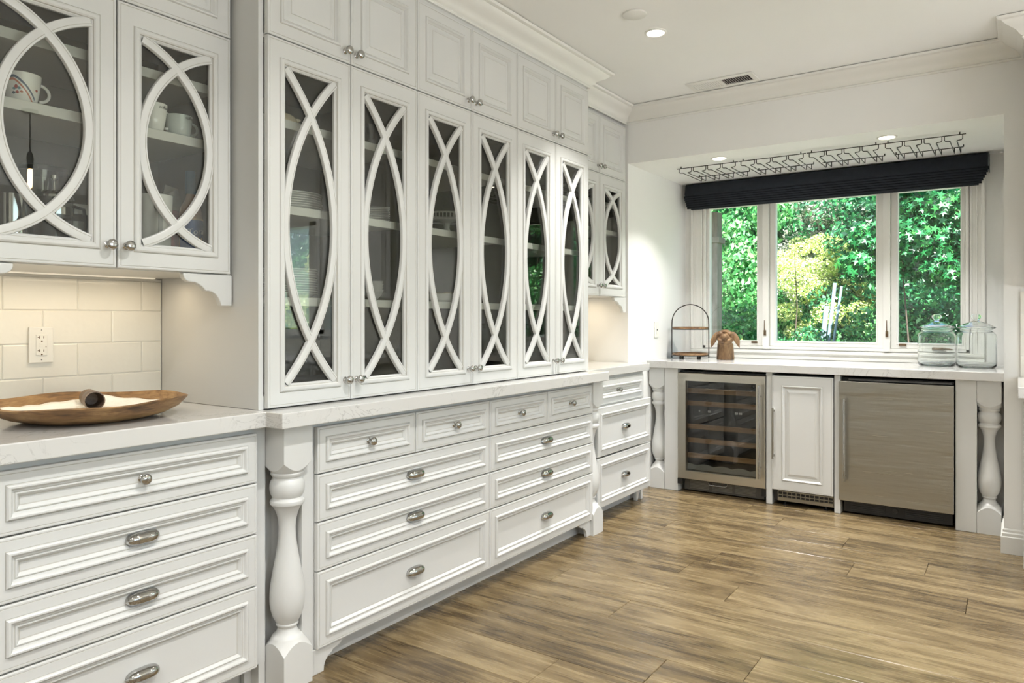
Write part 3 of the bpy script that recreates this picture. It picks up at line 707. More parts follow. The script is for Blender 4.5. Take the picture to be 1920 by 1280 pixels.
# glass racks
for u_ in range(4):
    X0=-1.944+u_*.4295
    r=empty('stemware_rack',(X0,4.835,2.268),0,['leftmost dark wire stemware rack hung from the alcove ceiling','second dark wire stemware rack from the left above the shade','third dark wire stemware rack from the left above the shade','rightmost dark wire stemware rack hung from the alcove ceiling'][u_],'rack','wire racks in a row above the shade')
    w=.425; MB().tube([(0,0,-.014),(w,0,-.014)],.0028,8).build('front_rail',WIRE,r)
    MB().tube([(.02,.36,-.014),(w-.03,.36,-.014)],.0028,8).build('rear_rail',WIRE,r)
    B(.0,w,-.006,.006,-.011,-.0005).build('mounting_strip',WIRE,r) if False else None
    for k in range(5):
        xc=.010+(w-.020)*k/4
        for s in (-1,1):
            if (k==0 and s<0) or (k==4 and s>0): continue
            a=xc+s*.006; b=xc+s*.034
            MB().tube([(a,0,-.012),(a,0,-.038),(a+s*.006,0,-.044),(b-s*.003,0,-.046),(b,.004,-.047),(b,.02,-.047),(b,.358,-.047),(b,.362,-.043),(b,.362,-.014)],.0027,6).build('wire',WIRE,r,smooth=True,angle=0)
    for x in (.03,w-.03):
        MB().box(x-.003,x+.003,-.002,.002,-.013,0).box(x-.003,x+.003,.358,.362,-.013,0).build('clip',WIRE,r)

# recessed lights
def downlight(x,y,z,label,power,r=.055,vis=True,group=None):
    t=empty('recessed_light',(x,y,z),0,label,'light',group)
    MB().lathe([(r*.78,-.001),(r*.80,-.006),(r*.95,-.007),(r,-.004),(r,-.0005)],n=40,capb=False,capt=False).build('trim_ring',TRIM,t,smooth=True,angle=40)
    MB().lathe([(.0005,-.0025),(r*.78,-.0025)],n=32,capb=True,capt=False).build('lens',LENS,t)
    area('downlight_lamp',(x,y,z-.0036),(0,0,0),r*1.5,0,power,CAN,95 if z>2.4 else 105,'DISK')
downlight(-1.474,3.387,CEILZ,'lit recessed downlight in the main ceiling',P_CAN*.7)
downlight(-1.607,4.725,2.27,'lit recessed downlight at the left of the alcove ceiling',P_ALC)
downlight(-.617,4.735,2.27,'lit recessed downlight at the right of the alcove ceiling',P_ALC)
for (x,y) in ((-.75,1.5),(-.75,-.3),(-1.2,-1.8),(.9,1.9),(.9,0.0),(.9,-1.8),(2.9,3.2),(2.9,.6),(2.9,-1.8),(.7,3.5)):
    area('downlight_lamp',(x,y,CEILZ-.01),(0,0,0),.12,0,P_CAN,CAN,132,'DISK')
o=MB().lathe([(.0005,-.009),(.052,-.009),(.056,-.006),(.056,-.0003)],n=36,capb=True,capt=False).build('ceiling_cover',TRIM,None,loc=(-1.465,3.126,CEILZ),smooth=True,angle=40)
tag(o,'round white cover plate on the ceiling behind the downlight','cover plate')
# vent
v=empty('ceiling_vent',(-1.45,4.318,CEILZ),0,'white slatted air register in the ceiling near the crown moulding','vent')
m=MB(); m.box(-.20,.20,-.088,-.055,-.008,-.0005).box(-.20,.20,.055,.088,-.008,-.0005).box(-.20,-.17,-.055,.055,-.008,-.0005).box(.17,.20,-.055,.055,-.008,-.0005).box(-.008,.008,-.055,.055,-.008,-.0005); m.build('register_frame',TRIM,v,bevel=.002)
B(-.17,.17,-.055,.055,-.0012,-.0006).build('duct_opening',pm('duct_dark',(.05,.045,.04),.8),v)
for k in range(24):
    x=-.162+k*.0136+(.004 if k>=12 else -.001)
    if abs(x)<.012: continue
    ang=.45 if k<12 else -.9
    m=MB(); c_,s_=cos(ang)*.0045,sin(ang)*.0045
    m.add([(x-c_,-.054,-.005-s_),(x+c_,-.054,-.005+s_),(x+c_,.054,-.005+s_),(x-c_,.054,-.005-s_)],[(0,1,2,3)]); m.build('slat',TRIM,v,solid=.001)
# outlet, switch
ol=empty('wall_outlet',(-2.598,1.0715,1.126),R90,'white double wall outlet on the glossy tile backsplash','outlet')
MB().box(-.036,.036,-.0065,0,-.058,.058).build('cover_plate',PLASTIC,ol,bevel=.002)
of=MB().box(-.0165,.0165,-.0095,-.0066,-.0335,.0335).build('receptacle',PLASTIC,ol,bevel=.001)
SLOT=pm('slot_brown',(.12,.07,.03),.6)
m=MB()
for z in (.020,-.023):
    m.box(-.008,-.006,-.0100,-.0095,z,z+.009).box(-.0125,-.008,-.0100,-.0095,z+.0035,z+.0055).box(.0045,.0065,-.0100,-.0095,z+.001,z+.008)
    m.lathe([(.0026,0),(.0026,.0004)],c=(0,-.0096,z-.008),n=10,axis='y')
m.box(.011,.0135,-.0100,-.0095,-.008,-.005)
m.build('slots',SLOT,of)
MB().box(-.006,.006,-.0105,-.0095,.001,.005).box(-.006,.006,-.0105,-.0095,-.006,-.002).build('test_button',PLASTIC,of)
MB().lathe([(.002,0),(.002,.001)],c=(0,-.0066,.048),n=8,axis='y').lathe([(.002,0),(.002,.001)],c=(0,-.0066,-.048),n=8,axis='y').build('screw',CHROME,ol)
sw=empty('wall_switch',(-2.179,5.017,1.130),R90,'white wall switch on the alcove side wall','switch')
MB().box(-.036,.036,-.006,0,-.057,.057).build('cover_plate',PLASTIC,sw,bevel=.002)
MB().box(-.016,.016,-.009,-.006,-.033,.033).build('rocker',PLASTIC,sw,bevel=.001)
MB().box(-.008,.008,-.0094,-.009,-.006,.004).build('indicator',BLACK,sw)

# ================================================================== COUNTER ITEMS
# round wooden dish
db=empty('wooden_bowl',(-2.285,1.082,ZC+.0005),math.radians(15),'wide shallow acacia wood bowl on the left countertop','bowl')
def dish(n=64):
    V=[];Fs=[]
    prof=[(.0,.0),(.60,.0),(.76,.012),(.90,.030),(.985,.050),(1.0,.056),(.975,.059),(.95,.054),(.86,.036),(.74,.022),(.62,.015),(.0,.014)]
    R_=[]
    for i,(f,z) in enumerate(prof):
        for k in range(n):
            a=2*pi*k/n; rx,ry=.245,.268
            e=(abs(cos(a))**2.3+abs(sin(a))**2.3)**(-1/2.3)
            wob=1+.012*sin(3*a+1)+.01*sin(5*a)
            zz=z+(.004*sin(2*a+.6)+.003*sin(5*a))*(f>.9)
            V.append((max(f,.002)*rx*e*wob*cos(a),max(f,.002)*ry*e*wob*sin(a),zz))
    for i in range(len(prof)-1):
        for k in range(n): Fs.append((i*n+k,i*n+(k+1)%n,i*n+n+(k+1)%n,i*n+n+k))
    return MB().add(V,Fs)
dish().build('dish',BOWLW,db,smooth=True,angle=50)
m=MB(); V=[];Fs=[]; n=26
for i in range(n):
    for j in range(n):
        u_=2*i/(n-1)-1; v_=2*j/(n-1)-1; a=.195*u_*sqrt(1-v_*v_/2.6); b=.215*v_*sqrt(1-u_*u_/2.6)
        f=sqrt((a/.245)**2+(b/.268)**2); zz=float(np.interp(f,[0,.62,.74,.86,1.0],[.0145,.0155,.0225,.037,.056]))
        V.append((a,b,zz+.004+.0018*sin(a*60+b*22)+.0015*sin(b*85)))
Fs=[(i*n+j,i*n+j+1,(i+1)*n+j+1,(i+1)*n+j) for i in range(n-1) for j in range(n-1)]
ln=m.add(V,Fs).build('linen_cloth',CLOTH,None,loc=(-2.285,1.082,ZC+.001),rot=(0,0,math.radians(15)),smooth=True,solid=.002,angle=0)
tag(ln,'crumpled cream linen cloth lying in the wooden bowl','cloth')
sc_=empty('wooden_scoop',(-2.345,1.115,ZC+.0475),math.radians(72),'turned brown wooden scoop resting on the cloth in the bowl','scoop')
m=MB(); m.lathe([(.004,-.055),(.022,-.052),(.027,-.045),(.0285,.0),(.029,.030),(.026,.031),(.0255,-.03),(.018,-.042),(.003,-.044)],n=28,axis='y',capb=True,capt=True)
m.build('cup',wood('scoop_wood',(.07,.045,.03),(.16,.11,.075),(.27,.20,.14),(20,20,20),.5),sc_,smooth=True,angle=45)
m=MB(); m.lathe([(.008,.050),(.010,.060),(.009,.072),(.014,.082),(.022,.092),(.026,.105),(.024,.120),(.015,.131),(.003,.134)],n=24,axis='y')
m.v=[(x,-y,z) for x,y,z in m.v]; m.build('handle_knob',bpy.data.materials['scoop_wood'],sc_,smooth=True,angle=0)

# two tier basket stand
bs=empty('tiered_stand',(-2.005,5.245,ZC),math.radians(14),'two-tier stand with round wooden trays under a black metal hoop','stand')
m=MB(); pth=[]
R_=.135; H_=.27
pth=[(-R_,0,.006),(-R_,0,.06),(-R_,0,.15),(-R_,0,H_-.02)]
for k in range(1,24):
    a=pi-pi*k/24; pth.append((R_*cos(a),0,H_+.135*sin(a)))
pth+= [(R_,0,H_-.02),(R_,0,.15),(R_,0,.06),(R_,0,.006)]
m.tube(pth,.0038,8).build('hoop',WIRE,bs,smooth=True,angle=0)
for z,nm in ((.024,'lower_tray'),(.218,'upper_tray')):
    m=MB(); m.lathe([(.001,z),(.126,z),(.130,z+.002),(.130,z+.020),(.124,z+.020),(.122,z+.006),(.001,z+.006)],n=40); t=m.build(nm,TRAYW,bs,smooth=True,angle=35)
    MB().lathe([(.1315,z-.001),(.1335,z-.001),(.1335,z+.006),(.1315,z+.006)],n=40,capb=False,capt=False).build('metal_band',WIRE,t,smooth=True,angle=35)
for k in range(4):
    a=pi/4+k*pi/2; MB().lathe([(.008,0.0005),(.009,.012),(.006,.024)],c=(.09*cos(a),.09*sin(a),0),n=10).build('foot',WIRE,bs,smooth=True,angle=40)

# carved dog head
dg=empty('dog_bust',(-1.742,5.255,ZC),math.radians(14),'carved brown wooden dog head bust with floppy ears on the window counter','sculpture')
bm=bmesh.new()
def ell(c,r,rot=(0,0,0)):
    from mathutils import Matrix, Euler
    M_=Matrix.Translation(c)@Euler(rot).to_matrix().to_4x4()@Matrix.Diagonal((*r,1))
    bmesh.ops.create_uvsphere(bm,u_segments=24,v_segments=16,radius=1,matrix=M_)
from mathutils import Matrix
bmesh.ops.create_cone(bm,cap_ends=True,segments=28,radius1=.063,radius2=.056,depth=.12,matrix=Matrix.Translation((0,.005,.0602)))
ell((0,.0,.165),(.064,.060,.053)); ell((0,-.050,.160),(.036,.050,.026)); ell((0,-.075,.166),(.033,.030,.025)); ell((0,-.104,.176),(.019,.012,.013))
ell((-.027,-.060,.142),(.030,.042,.014),(0,.55,0)); ell((.027,-.060,.142),(.030,.042,.014),(0,-.55,0)); ell((0,-.042,.128),(.026,.034,.012))
ell((-.031,-.047,.190),(.019,.014,.014)); ell((.031,-.047,.190),(.019,.014,.014)); ell((-.030,-.040,.205),(.022,.014,.007),(0,-.3,0)); ell((.030,-.040,.205),(.022,.014,.007),(0,.3,0)); ell((0,-.012,.205),(.040,.045,.016))
ell((0,-.03,.128),(.05,.035,.03))
me=bpy.data.meshes.new('head'); bm.to_mesh(me); bm.free(); me.materials.append(DOGW)
o=bpy.data.objects.new('head',me); COL.objects.link(o); reg(o,dg)
md=o.modifiers.new('r','REMESH'); md.mode='VOXEL'; md.voxel_size=.0032; md.use_smooth_shade=True
md=o.modifiers.new('s','SMOOTH'); md.iterations=3; md.factor=.5
for s in (-1,1):
    m=MB(); V=[];Fs=[]; NU,NV=12,12
    for i in range(NU+1):
        t=i/NU
        cx=s*(.052+.020*t+.014*sin(pi*t)+.026*t**3); cz=.203-.112*t; cy=-.004-.004*t
        w=.021*sin(pi*min(1,.15+t*.80))**.7*(1-.8*t**4)+.002; th=.008*(1-.6*t)
        for k in range(NV):
            a=2*pi*k/NV; V.append((cx+w*cos(a),cy+th*sin(a)-.012*sin(pi*t),cz))
    for i in range(NU):
        for k in range(NV): Fs.append((i*NV+k,i*NV+(k+1)%NV,i*NV+NV+(k+1)%NV,i*NV+NV+k))
    Fs.append(tuple(range(NV))); Fs.append(tuple(NU*NV+k for k in range(NV)))
    m.add(V,Fs).build('ear',DOGW,dg,smooth=True,angle=60)
    MB().lathe([(.0005,.0),(.0055,-.001),(.0075,-.004),(.0078,-.006)],c=(s*.030,-.0585,.190),n=14,axis='y').build('eye',pm('eye_wood',(.10,.055,.025),.4),dg,smooth=True,angle=0) if False else MB().tube([(s*.030+.0095*cos(a_),-.0575+.004*abs(cos(a_)),.190+.0075*sin(a_)) for a_ in [2*pi*q/14 for q in range(14)]],.0022,6,closed=True).build('eye',DOGW,dg,smooth=True,angle=0)

# glass jars
def jar(x,y,label,S=1.0):
    j=empty('glass_jar',(x,y,ZC+.0005),0,label,'jar','lidded glass jars on the window counter')
    o_=[(.0,0),(.088,0),(.098,.004),(.104,.014),(.106,.03),(.106,.185),(.103,.202),(.094,.214),(.085,.220),(.084,.226),(.088,.230),(.088,.236)]
    i_=[(.085,.236),(.081,.228),(.081,.219),(.091,.211),(.100,.200),(.1035,.184),(.1035,.03),(.100,.014),(.088,.007),(.0,.006)]
    MB().lathe([(max(a,.0005)*S,b*S) for a,b in o_+i_],n=48,capb=False,capt=False).build('jar_body',GLASS_T,j,smooth=True,angle=50)
    l=[(.078,.238),(.097,.239),(.101,.243),(.101,.247),(.096,.250),(.080,.258),(.055,.271),(.030,.281),(.016,.285),(.014,.291),(.020,.296),(.0265,.303),(.028,.312),(.026,.320),(.018,.325),(.0005,.326)]
    li=[(.0005,.281),(.016,.280),(.030,.276),(.055,.266),(.078,.255),(.080,.245),(.078,.238)]
    MB().lathe([(a*S,b*S) for a,b in l+li],n=48,capb=False,capt=False).build('jar_lid',GLASS_T,j,smooth=True,angle=50)
    return j
jar(-.412,5.325,'lidded glass jar on the window counter, the left one in front of the right casement')
jar(-.197,5.245,'lidded glass jar on the window counter, the right one beside the alcove wall')

# ================================================================== CONTENTS OF THE CABINETS
def plate_mb(r,h=.018):
    return MB().lathe([(.001,0),(r*.55,0),(r*.58,.002),(r*.75,.004),(r,h),(r*.995,h+.002),(r*.74,.0075),(r*.55,.005),(.001,.005)],n=36,capb=True,capt=True)
def stack(x,y,z,r,n,step,label,group,mb=None,mat=CERAM,name='plate',cat='plate'):
    p=(mb or plate_mb(r)).build(name,mat,None,smooth=True,angle=50,loc=(x,y,z+.0006))
    tag(p,label,cat,group)
    for k in range(1,n):
        c=p.copy(); COL.objects.link(c); c.location=(x+rnd.uniform(-.0015,.0015),y+rnd.uniform(-.0015,.0015),z+.0006+k*step)
CX=-2.24
stack(CX,1.775,1.602,.118,7,.0085,'white dinner plate in the stack on the shelf behind the first tall door','plates on the middle shelf, first tall cabinet')
stack(CX,1.760,1.285,.112,11,.0088,'white plate in the tall stack on the lower shelf behind the first tall door','plates on the lower shelf, first tall cabinet')
stack(CX,2.245,1.602,.105,8,.0075,'white plate in the low stack behind the second tall door','plates on the middle shelf, behind the second tall door')
bowl=MB().lathe([(.001,0),(.03,0),(.033,.004),(.055,.022),(.066,.045),(.067,.047),(.064,.046),(.052,.025),(.028,.007),(.001,.006)],n=32)
stack(CX,2.235,1.285,.066,4,.012,'small white bowl nested in a pile behind the second tall door','bowls behind the second tall door',mb=bowl,name='bowl',cat='bowl')
# cake stand
cs=empty('cake_stand',(CX-.01,2.70,1.6026),0,'white openwork pedestal cake stand behind the third tall door','cake stand')
MB().lathe([(.055,0),(.056,.004),(.04,.010),(.02,.022),(.014,.045),(.018,.066),(.04,.074),(.098,.078),(.098,.082),(.001,.082)],n=40).build('pedestal',CERAM,cs,smooth=True,angle=40)
MB().lathe([(.098,.104),(.101,.104),(.103,.109),(.101,.112),(.098,.110)],n=48,capb=False,capt=False).lathe([(.098,.078),(.101,.074),(.103,.080),(.098,.083)],n=48,capb=False,capt=False).build('rim_band',CERAM,cs,smooth=True,angle=40)
m=MB()
for k in range(36):
    a=2*pi*k/36; x,y=.100*cos(a),.100*sin(a)
    m.tube([(x,y,.080),(x,y,.106)],.0032,6)
m.build('openwork_bars',CERAM,cs,smooth=True,angle=60)
for k in range(20):
    pass
# box with gilt edge
gb=empty('serving_dish',(-2.24,2.70,1.2858),0,'low cream serving dish with a gilt rim on the lower shelf, middle tall cabinet','dish')
MB().lathe([(.001,0),(.10,0),(.115,.012),(.118,.040),(.114,.042),(.108,.014),(.001,.008)],n=40).build('dish_body',CERAM,gb,smooth=True,angle=40)
MB().lathe([(.1135,.0425),(.1185,.0425),(.1185,.0455),(.1135,.0455)],n=40,capb=False,capt=False).build('gilt_rim',pm('gilt',(.7,.5,.2),.25,1),gb,smooth=True,angle=40)
# glass bowls / tumblers on the bottom
gbm=MB().lathe([(.001,0),(.04,0),(.075,.03),(.095,.065),(.096,.067),(.092,.066),(.072,.034),(.036,.006),(.001,.005)],n=32)
for x,y,z,l in ((-2.24,2.68,.9605,'clear glass bowl on the cabinet floor behind the third tall door'),(-2.25,3.02,.9605,'clear glass bowl on the cabinet floor behind the fourth tall door'),(-2.26,2.72,1.8985,'clear glass bowl on the top shelf behind the third tall door')):
    tag(gbm.build('glass_bowl',GLASS_J,None,loc=(x,y,z),smooth=True,angle=40),l,'bowl')
tum=MB().lathe([(.001,0),(.028,0),(.034,.11),(.032,.11),(.026,.006),(.001,.006)],n=24)
for k,(x,y) in enumerate(((-2.20,2.14),(-2.30,2.20),(-2.22,2.42),(-2.34,2.36))):
    tag(tum.build('glass_tumbler',pane('smoked_glass_%d'%k if False else 'smoked_glass',(.35,.40,.45),.05),None,loc=(x,y,1.8985),smooth=True,angle=40),['smoked glass tumbler at front left of the top shelf, second tall door','smoked glass tumbler behind the front left one, second tall door','smoked glass tumbler at front right of the top shelf, second tall door','smoked glass tumbler at the back right of the top shelf, second tall door'][k],'glass','smoked tumblers on the top shelf')
# bird figurine
bf=empty('bird_figurine',(-2.17,1.70,1.8986),0,'small cream ceramic bird figurine with a black head on the top shelf','figurine')
bm=bmesh.new()
ell((0,0,.028),(.028,.045,.026)); ell((0,-.030,.048),(.020,.020,.022)); ell((0,.045,.036),(.012,.022,.008),(.3,0,0))
me=bpy.data.meshes.new('bird_body'); bm.to_mesh(me); bm.free(); me.materials.append(pm('cream_ceramic',(.72,.62,.45),.25,coat=.3)); o=bpy.data.objects.new('bird_body',me); COL.objects.link(o); reg(o,bf)
md=o.modifiers.new('r','REMESH'); md.mode='VOXEL'; md.voxel_size=.003; md.use_smooth_shade=True
bm=bmesh.new(); ell((0,-.040,.065),(.0175,.020,.017)); ell((0,-.060,.063),(.005,.012,.004))
me=bpy.data.meshes.new('bird_head'); bm.to_mesh(me); bm.free(); me.materials.append(BLACK); o=bpy.data.objects.new('bird_head',me); COL.objects.link(o); reg(o,bf)
for p in me.polygons: p.use_smooth=True
# mugs
def mug(loc,r0,r1,h,label,mat,rz=0,handle_dir=1,txt=None,name='mug'):
    g=empty(name,loc,rz,label,'mug')
    MB().lathe([(.001,0),(r0*.9,0),(r0,.004),(r0+(r1-r0)*.55,h*.45),(r1,h),(r1-.003,h+.001),(r1-.0045,h-.004),(r0+(r1-r0)*.5-.004,h*.45),(r0*.85,.008),(.001,.007)],n=36).build('mug_body',mat,g,smooth=True,angle=60)
    d=handle_dir; pts=[]
    for k in range(13):
        a=-pi/2+pi*k/12; pts.append((d*(r1*.93+ .026*cos(a)),0,h*.50+h*.30*sin(a)))
    MB().tube(pts,[.0045]*13,8).build('mug_handle',mat,g,smooth=True,angle=0)
    if txt:
        def xf(a,b,c):
            z=h*.80+b; rr=r0+(r1-r0)*min(1,max(0,z/h)); rr=rr+.0012+c; th=-pi/2+a/rr+.35
            return (rr*cos(th),rr*sin(th),z)
        text_mesh(txt,.014,BLACK,g,xf,'lettering')
    return g
# decorated mug
g=mug((-2.26,.885,1.8038),.036,.047,.078,'large white mug painted with a rust and blue floral swirl behind the left oval door',CERAM,rz=R90,handle_dir=1)
def patch(mat,pts_fn,name,n=24,wd=.006):
    V=[];Fs=[]
    for k in range(n+1):
        t=k/n; th,z,w=pts_fn(t)
        for s in (-1,1):
            zz=z+s*w; rr=.036+(.047-.036)*min(1,max(0,zz/.078))+.0012; V.append((rr*cos(th),rr*sin(th),zz))
    Fs=[(2*k,2*k+2,2*k+3,2*k+1) for k in range(n)]
    MB().add(V,Fs).build(name,mat,g,normals=False)
RUST=pm('rust_glaze',(.45,.12,.05),.25); BLUE=pm('blue_glaze',(.05,.09,.16),.25); TEAL=pm('teal_glaze',(.06,.2,.25),.25); RED=pm('red_glaze',(.35,.04,.03),.25)
patch(BLUE,lambda t:(-pi*.95+t*1.9, .060-.045*max(0,(t-.35))**1.2*1.9+.004*sin(pi*t),.0035),'blue_swirl')
patch(RUST,lambda t:(-pi*.95+t*1.85, .053-.050*max(0,(t-.32))**1.2*1.9+.004*sin(pi*t),.003),'rust_swirl')
for (th,z,w,mt) in ((-2.25,.036,.006,RED),(-2.10,.033,.0035,TEAL),(-2.38,.031,.0035,TEAL),(-2.20,.022,.004,RED),(-1.95,.024,.003,RUST),(-2.42,.020,.004,BLUE),(-1.0,.035,.004,RED)):
    patch(mt,lambda t,th=th,z=z,w=w:(th-.12+.24*t,z,w*sin(pi*min(.98,max(.02,t)))),'petal',8)
mug((-2.25,1.252,1.8038),.030,.042,.085,'tall white coffee mug with black lettering behind the second oval door',CERAM,rz=R90,txt='coffee')
mug((-2.25,1.338,1.8038),.035,.043,.066,'squat grey-green coffee mug with black lettering beside the tall mug',CERAM_G,rz=R90,txt='coffee')
# items on the cabinet floor, left wall cabinet (z 1.388)
ZF=1.3875
cn=empty('white_pitcher',(-2.30,1.285,ZF),R90,'white ceramic pitcher with a flat grey handle behind the second oval door','pitcher')
MB().lathe([(.001,0),(.046,0),(.048,.006),(.050,.12),(.055,.222),(.052,.222),(.046,.12),(.044,.008),(.001,.008)],n=36).build('pitcher_body',CERAM,cn,smooth=True,angle=50)
MB().box(-.028,-.014,-.075,-.068,.07,.185).box(-.028,-.014,-.068,-.045,.172,.185).box(-.028,-.014,-.068,-.045,.07,.083).build('pitcher_handle',pm('grey_handle',(.45,.46,.46),.4),cn,bevel=.003)
bg_=empty('coffee_bag',(-2.33,1.352,ZF),R90+.2,'dark red foil coffee bag with a crumpled silver top','bag')
MB().add([(-.035,-.028,0),(.035,-.028,0),(.035,.028,0),(-.035,.028,0),(-.037,-.030,.10),(.037,-.030,.10),(.037,.030,.10),(-.037,.030,.10),(-.034,-.020,.185),(.034,-.020,.185),(.034,.020,.185),(-.034,.020,.185)],
   [(3,2,1,0),(0,1,5,4),(1,2,6,5),(2,3,7,6),(3,0,4,7),(4,5,9,8),(5,6,10,9),(6,7,11,10),(7,4,8,11),(8,9,10,11)]).build('bag_body',pm('red_foil',(.22,.03,.03),.35,.2,bump=.3,bscale=30),bg_,bevel=.004)
MB().add([(-.034,-.020,.1852),(.034,-.020,.1852),(.034,.020,.1852),(-.034,.020,.1852),(-.038,-.012,.225),(.03,-.016,.240),(.036,.012,.232),(-.03,.012,.222),(-.020,-.004,.268),(.034,-.002,.262),(.034,.002,.262),(-.02,.004,.268)],
   [(0,1,5,4),(1,2,6,5),(2,3,7,6),(3,0,4,7),(4,5,9,8),(5,6,10,9),(6,7,11,10),(7,4,8,11),(8,9,10,11)]).build('bag_top',pm('silver_film',(.45,.46,.42),.25,.6,bump=.6,bscale=25),bg_)
sb=empty('syrup_bottle',(-2.27,1.392,ZF),R90,'glass syrup bottle with a blue cap and blue label','bottle')
MB().lathe([(.001,0),(.036,0),(.038,.005),(.038,.165),(.034,.19),(.020,.215),(.0145,.23),(.0145,.245),(.001,.245)],n=32).build('bottle_glass',pm('amber_syrup',(.28,.17,.11),.15,coat=.6),sb,smooth=True,angle=40)
MB().lathe([(.0165,.238),(.018,.245),(.0165,.312),(.0155,.315),(.001,.315)],n=28,capb=True).build('bottle_cap',pm('blue_cap',(.02,.09,.16),.35),sb,smooth=True,angle=40)
def label_patch(th0,th1,z0,z1,r,mat,name):
    V=[];n=16
    for k in range(n+1):
        th=th0+(th1-th0)*k/n
        V+=[(r*cos(th),r*sin(th),z0),(r*cos(th),r*sin(th),z1)]
    MB().add(V,[(2*k,2*k+2,2*k+3,2*k+1) for k in range(n)]).build(name,mat,sb,normals=False)
label_patch(-pi*.98,-.02,.025,.150,.0386,pm('blue_label',(.012,.045,.16),.4),'paper_label')
label_patch(-pi*.75,-.5,.150,.156,.0387,pm('tan_band',(.35,.25,.15),.4),'label_band')
label_patch(-1.95,-.62,.066,.082,.0389,pm('gold_print',(.55,.36,.05),.4),'gold_print')
WH=pm('white_print',(.8,.8,.8),.5)
text_mesh('Torani',.030,WH,sb,lambda a,b,c:(.0392*cos(-1.35+a/.0392),.0392*sin(-1.35+a/.0392),.103+b+a*.12),'lettering')
for k in range(3):
    label_patch(-1.55+k*.2,-1.43+k*.2,.060,.092-(k%2)*.01,.0391,bpy.data.materials['gold_print'],'gold_print')
# left door: press, canister, kettle
fp=empty('coffee_press',(-2.26,.968,ZF),R90,'glass coffee press with a polished band behind the left oval door','coffee press')
MB().lathe([(.001,.012),(.047,.012),(.047,.165),(.0455,.165),(.0455,.014),(.001,.014)],n=32).build('beaker',GLASS_J,fp,smooth=True,angle=40)
MB().lathe([(.0485,.0),(.0485,.018),(.0495,.018),(.0495,.0)],n=32,capb=False).lathe([(.0475,.118),(.0495,.118),(.0495,.140),(.0475,.140)],n=32,capb=False,capt=False).lathe([(.050,.166),(.050,.172),(.030,.186),(.006,.190),(.004,.215),(.011,.222),(.011,.232),(.001,.236)],n=32).build('metal_frame',CHROME,fp,smooth=True,angle=40)
MB().tube([(.048,0,.15),(.08,0,.145),(.086,0,.10),(.08,0,.05),(.048,0,.04)],.005,8).build('press_handle',BLACK,fp,smooth=True,angle=0)
cc=empty('canister',(-2.33,1.055,ZF),R90,'white lidded canister with dark band at the right of the left oval door','canister')
MB().lathe([(.001,0),(.046,0),(.048,.004),(.048,.130),(.001,.130)],n=32).build('canister_body',CERAM_G,cc,smooth=True,angle=40)
MB().lathe([(.0485,.112),(.0492,.112),(.0492,.132),(.0485,.132)],n=32,capb=False,capt=False).build('seal_band',BLACK,cc)
MB().lathe([(.051,.1325),(.051,.160),(.048,.163),(.001,.163)],n=32).build('canister_lid',CERAM,cc,smooth=True,angle=40)
kt=empty('steel_tumbler',(-2.24,.855,ZF),R90,'polished steel tumbler at the lower left edge of the left oval door','tumbler')
MB().lathe([(.001,0),(.036,0),(.036,.16),(.034,.16),(.033,.004),(.001,.004)],n=32).build('tumbler_body',CHROME,kt,smooth=True,angle=40)
ap=empty('blender_jug',(-2.42,1.00,ZF),R90,'large clear blender jug standing behind the coffee press','jug')
MB().lathe([(.001,0),(.058,0),(.066,.20),(.070,.262),(.068,.262),(.062,.20),(.054,.006),(.001,.005)],n=32).build('jug_body',pane('smoky_jug',(.55,.55,.55),.04),ap,smooth=True,angle=40)
MB().lathe([(.072,.2625),(.072,.275),(.05,.282),(.001,.282)],n=32).build('jug_lid',BLACK,ap,smooth=True,angle=40)
# far cabinet: bottles
for k,(y,l) in enumerate(((4.28,'dark bottle at the left in the far corner wall cabinet'),(4.40,'dark bottle at the right in the far corner wall cabinet'))):
    b_=MB().lathe([(.001,0),(.034,0),(.034,.13),(.014,.17),(.013,.21),(.001,.21)],n=24).build('bottle',pm('dark_bottle_%s'%'ab'[k],(.06,.04,.02),.15),None,loc=(-2.36,y,ZF),smooth=True,angle=40); tag(b_,l,'bottle')

# ================================================================== KITCHEN RUN AT RIGHT (edge-on)
kr=empty('kitchen_base_cabinet',(.035,3.935,0),0,'white kitchen base cabinet seen edge-on at the right frame edge','cabinet')
B(0,2.6,.021,.60,.10,ZB-.001).build('body',PAINT,kr); B(0.02,2.6,.08,.10,0,.1).build('toe_kick',PAINT,kr)
for k in range(4):
    x0=-.006+k*.62
    for (z0,z1) in ((.70,.842),(.42,.695),(.105,.415)):
        m=drawer_mb(.615,z1-z0); m.v=[(p[0]+x0,p[1],p[2]+z0) for p in m.v]; d=m.build('drawer',[PAINT,GLAZE],kr)
        (knob(d,x0+.307,(z0+z1)/2,.0085) if z0>.6 else cup(d,x0+.307,(z0+z1)/2,.0085))
ctk=B(.008,3.2,3.875,4.549,ZB,ZC).build('countertop',QUARTZ,bevel=.003); tag(ctk,'white quartz kitchen counter end at the right frame edge','countertop')
ku=empty('kitchen_wall_cabinet',(.035,4.225,1.37),0,'white kitchen wall cabinet seen edge-on at the right frame edge','cabinet')
B(.008,.90,.0,.322,0,CB+.09-1.37).build('body',PAINT,ku)
for k in (0,1):
    m=raised_mb(.44,1.13,.06); m.v=[(p[0]+.008+k*.445,p[1]-.021,p[2]+.005) for p in m.v]; d=m.build('door',[PAINT,GLAZE],ku); knob(d,.008+(.415 if k==0 else .47),.06,-.021)
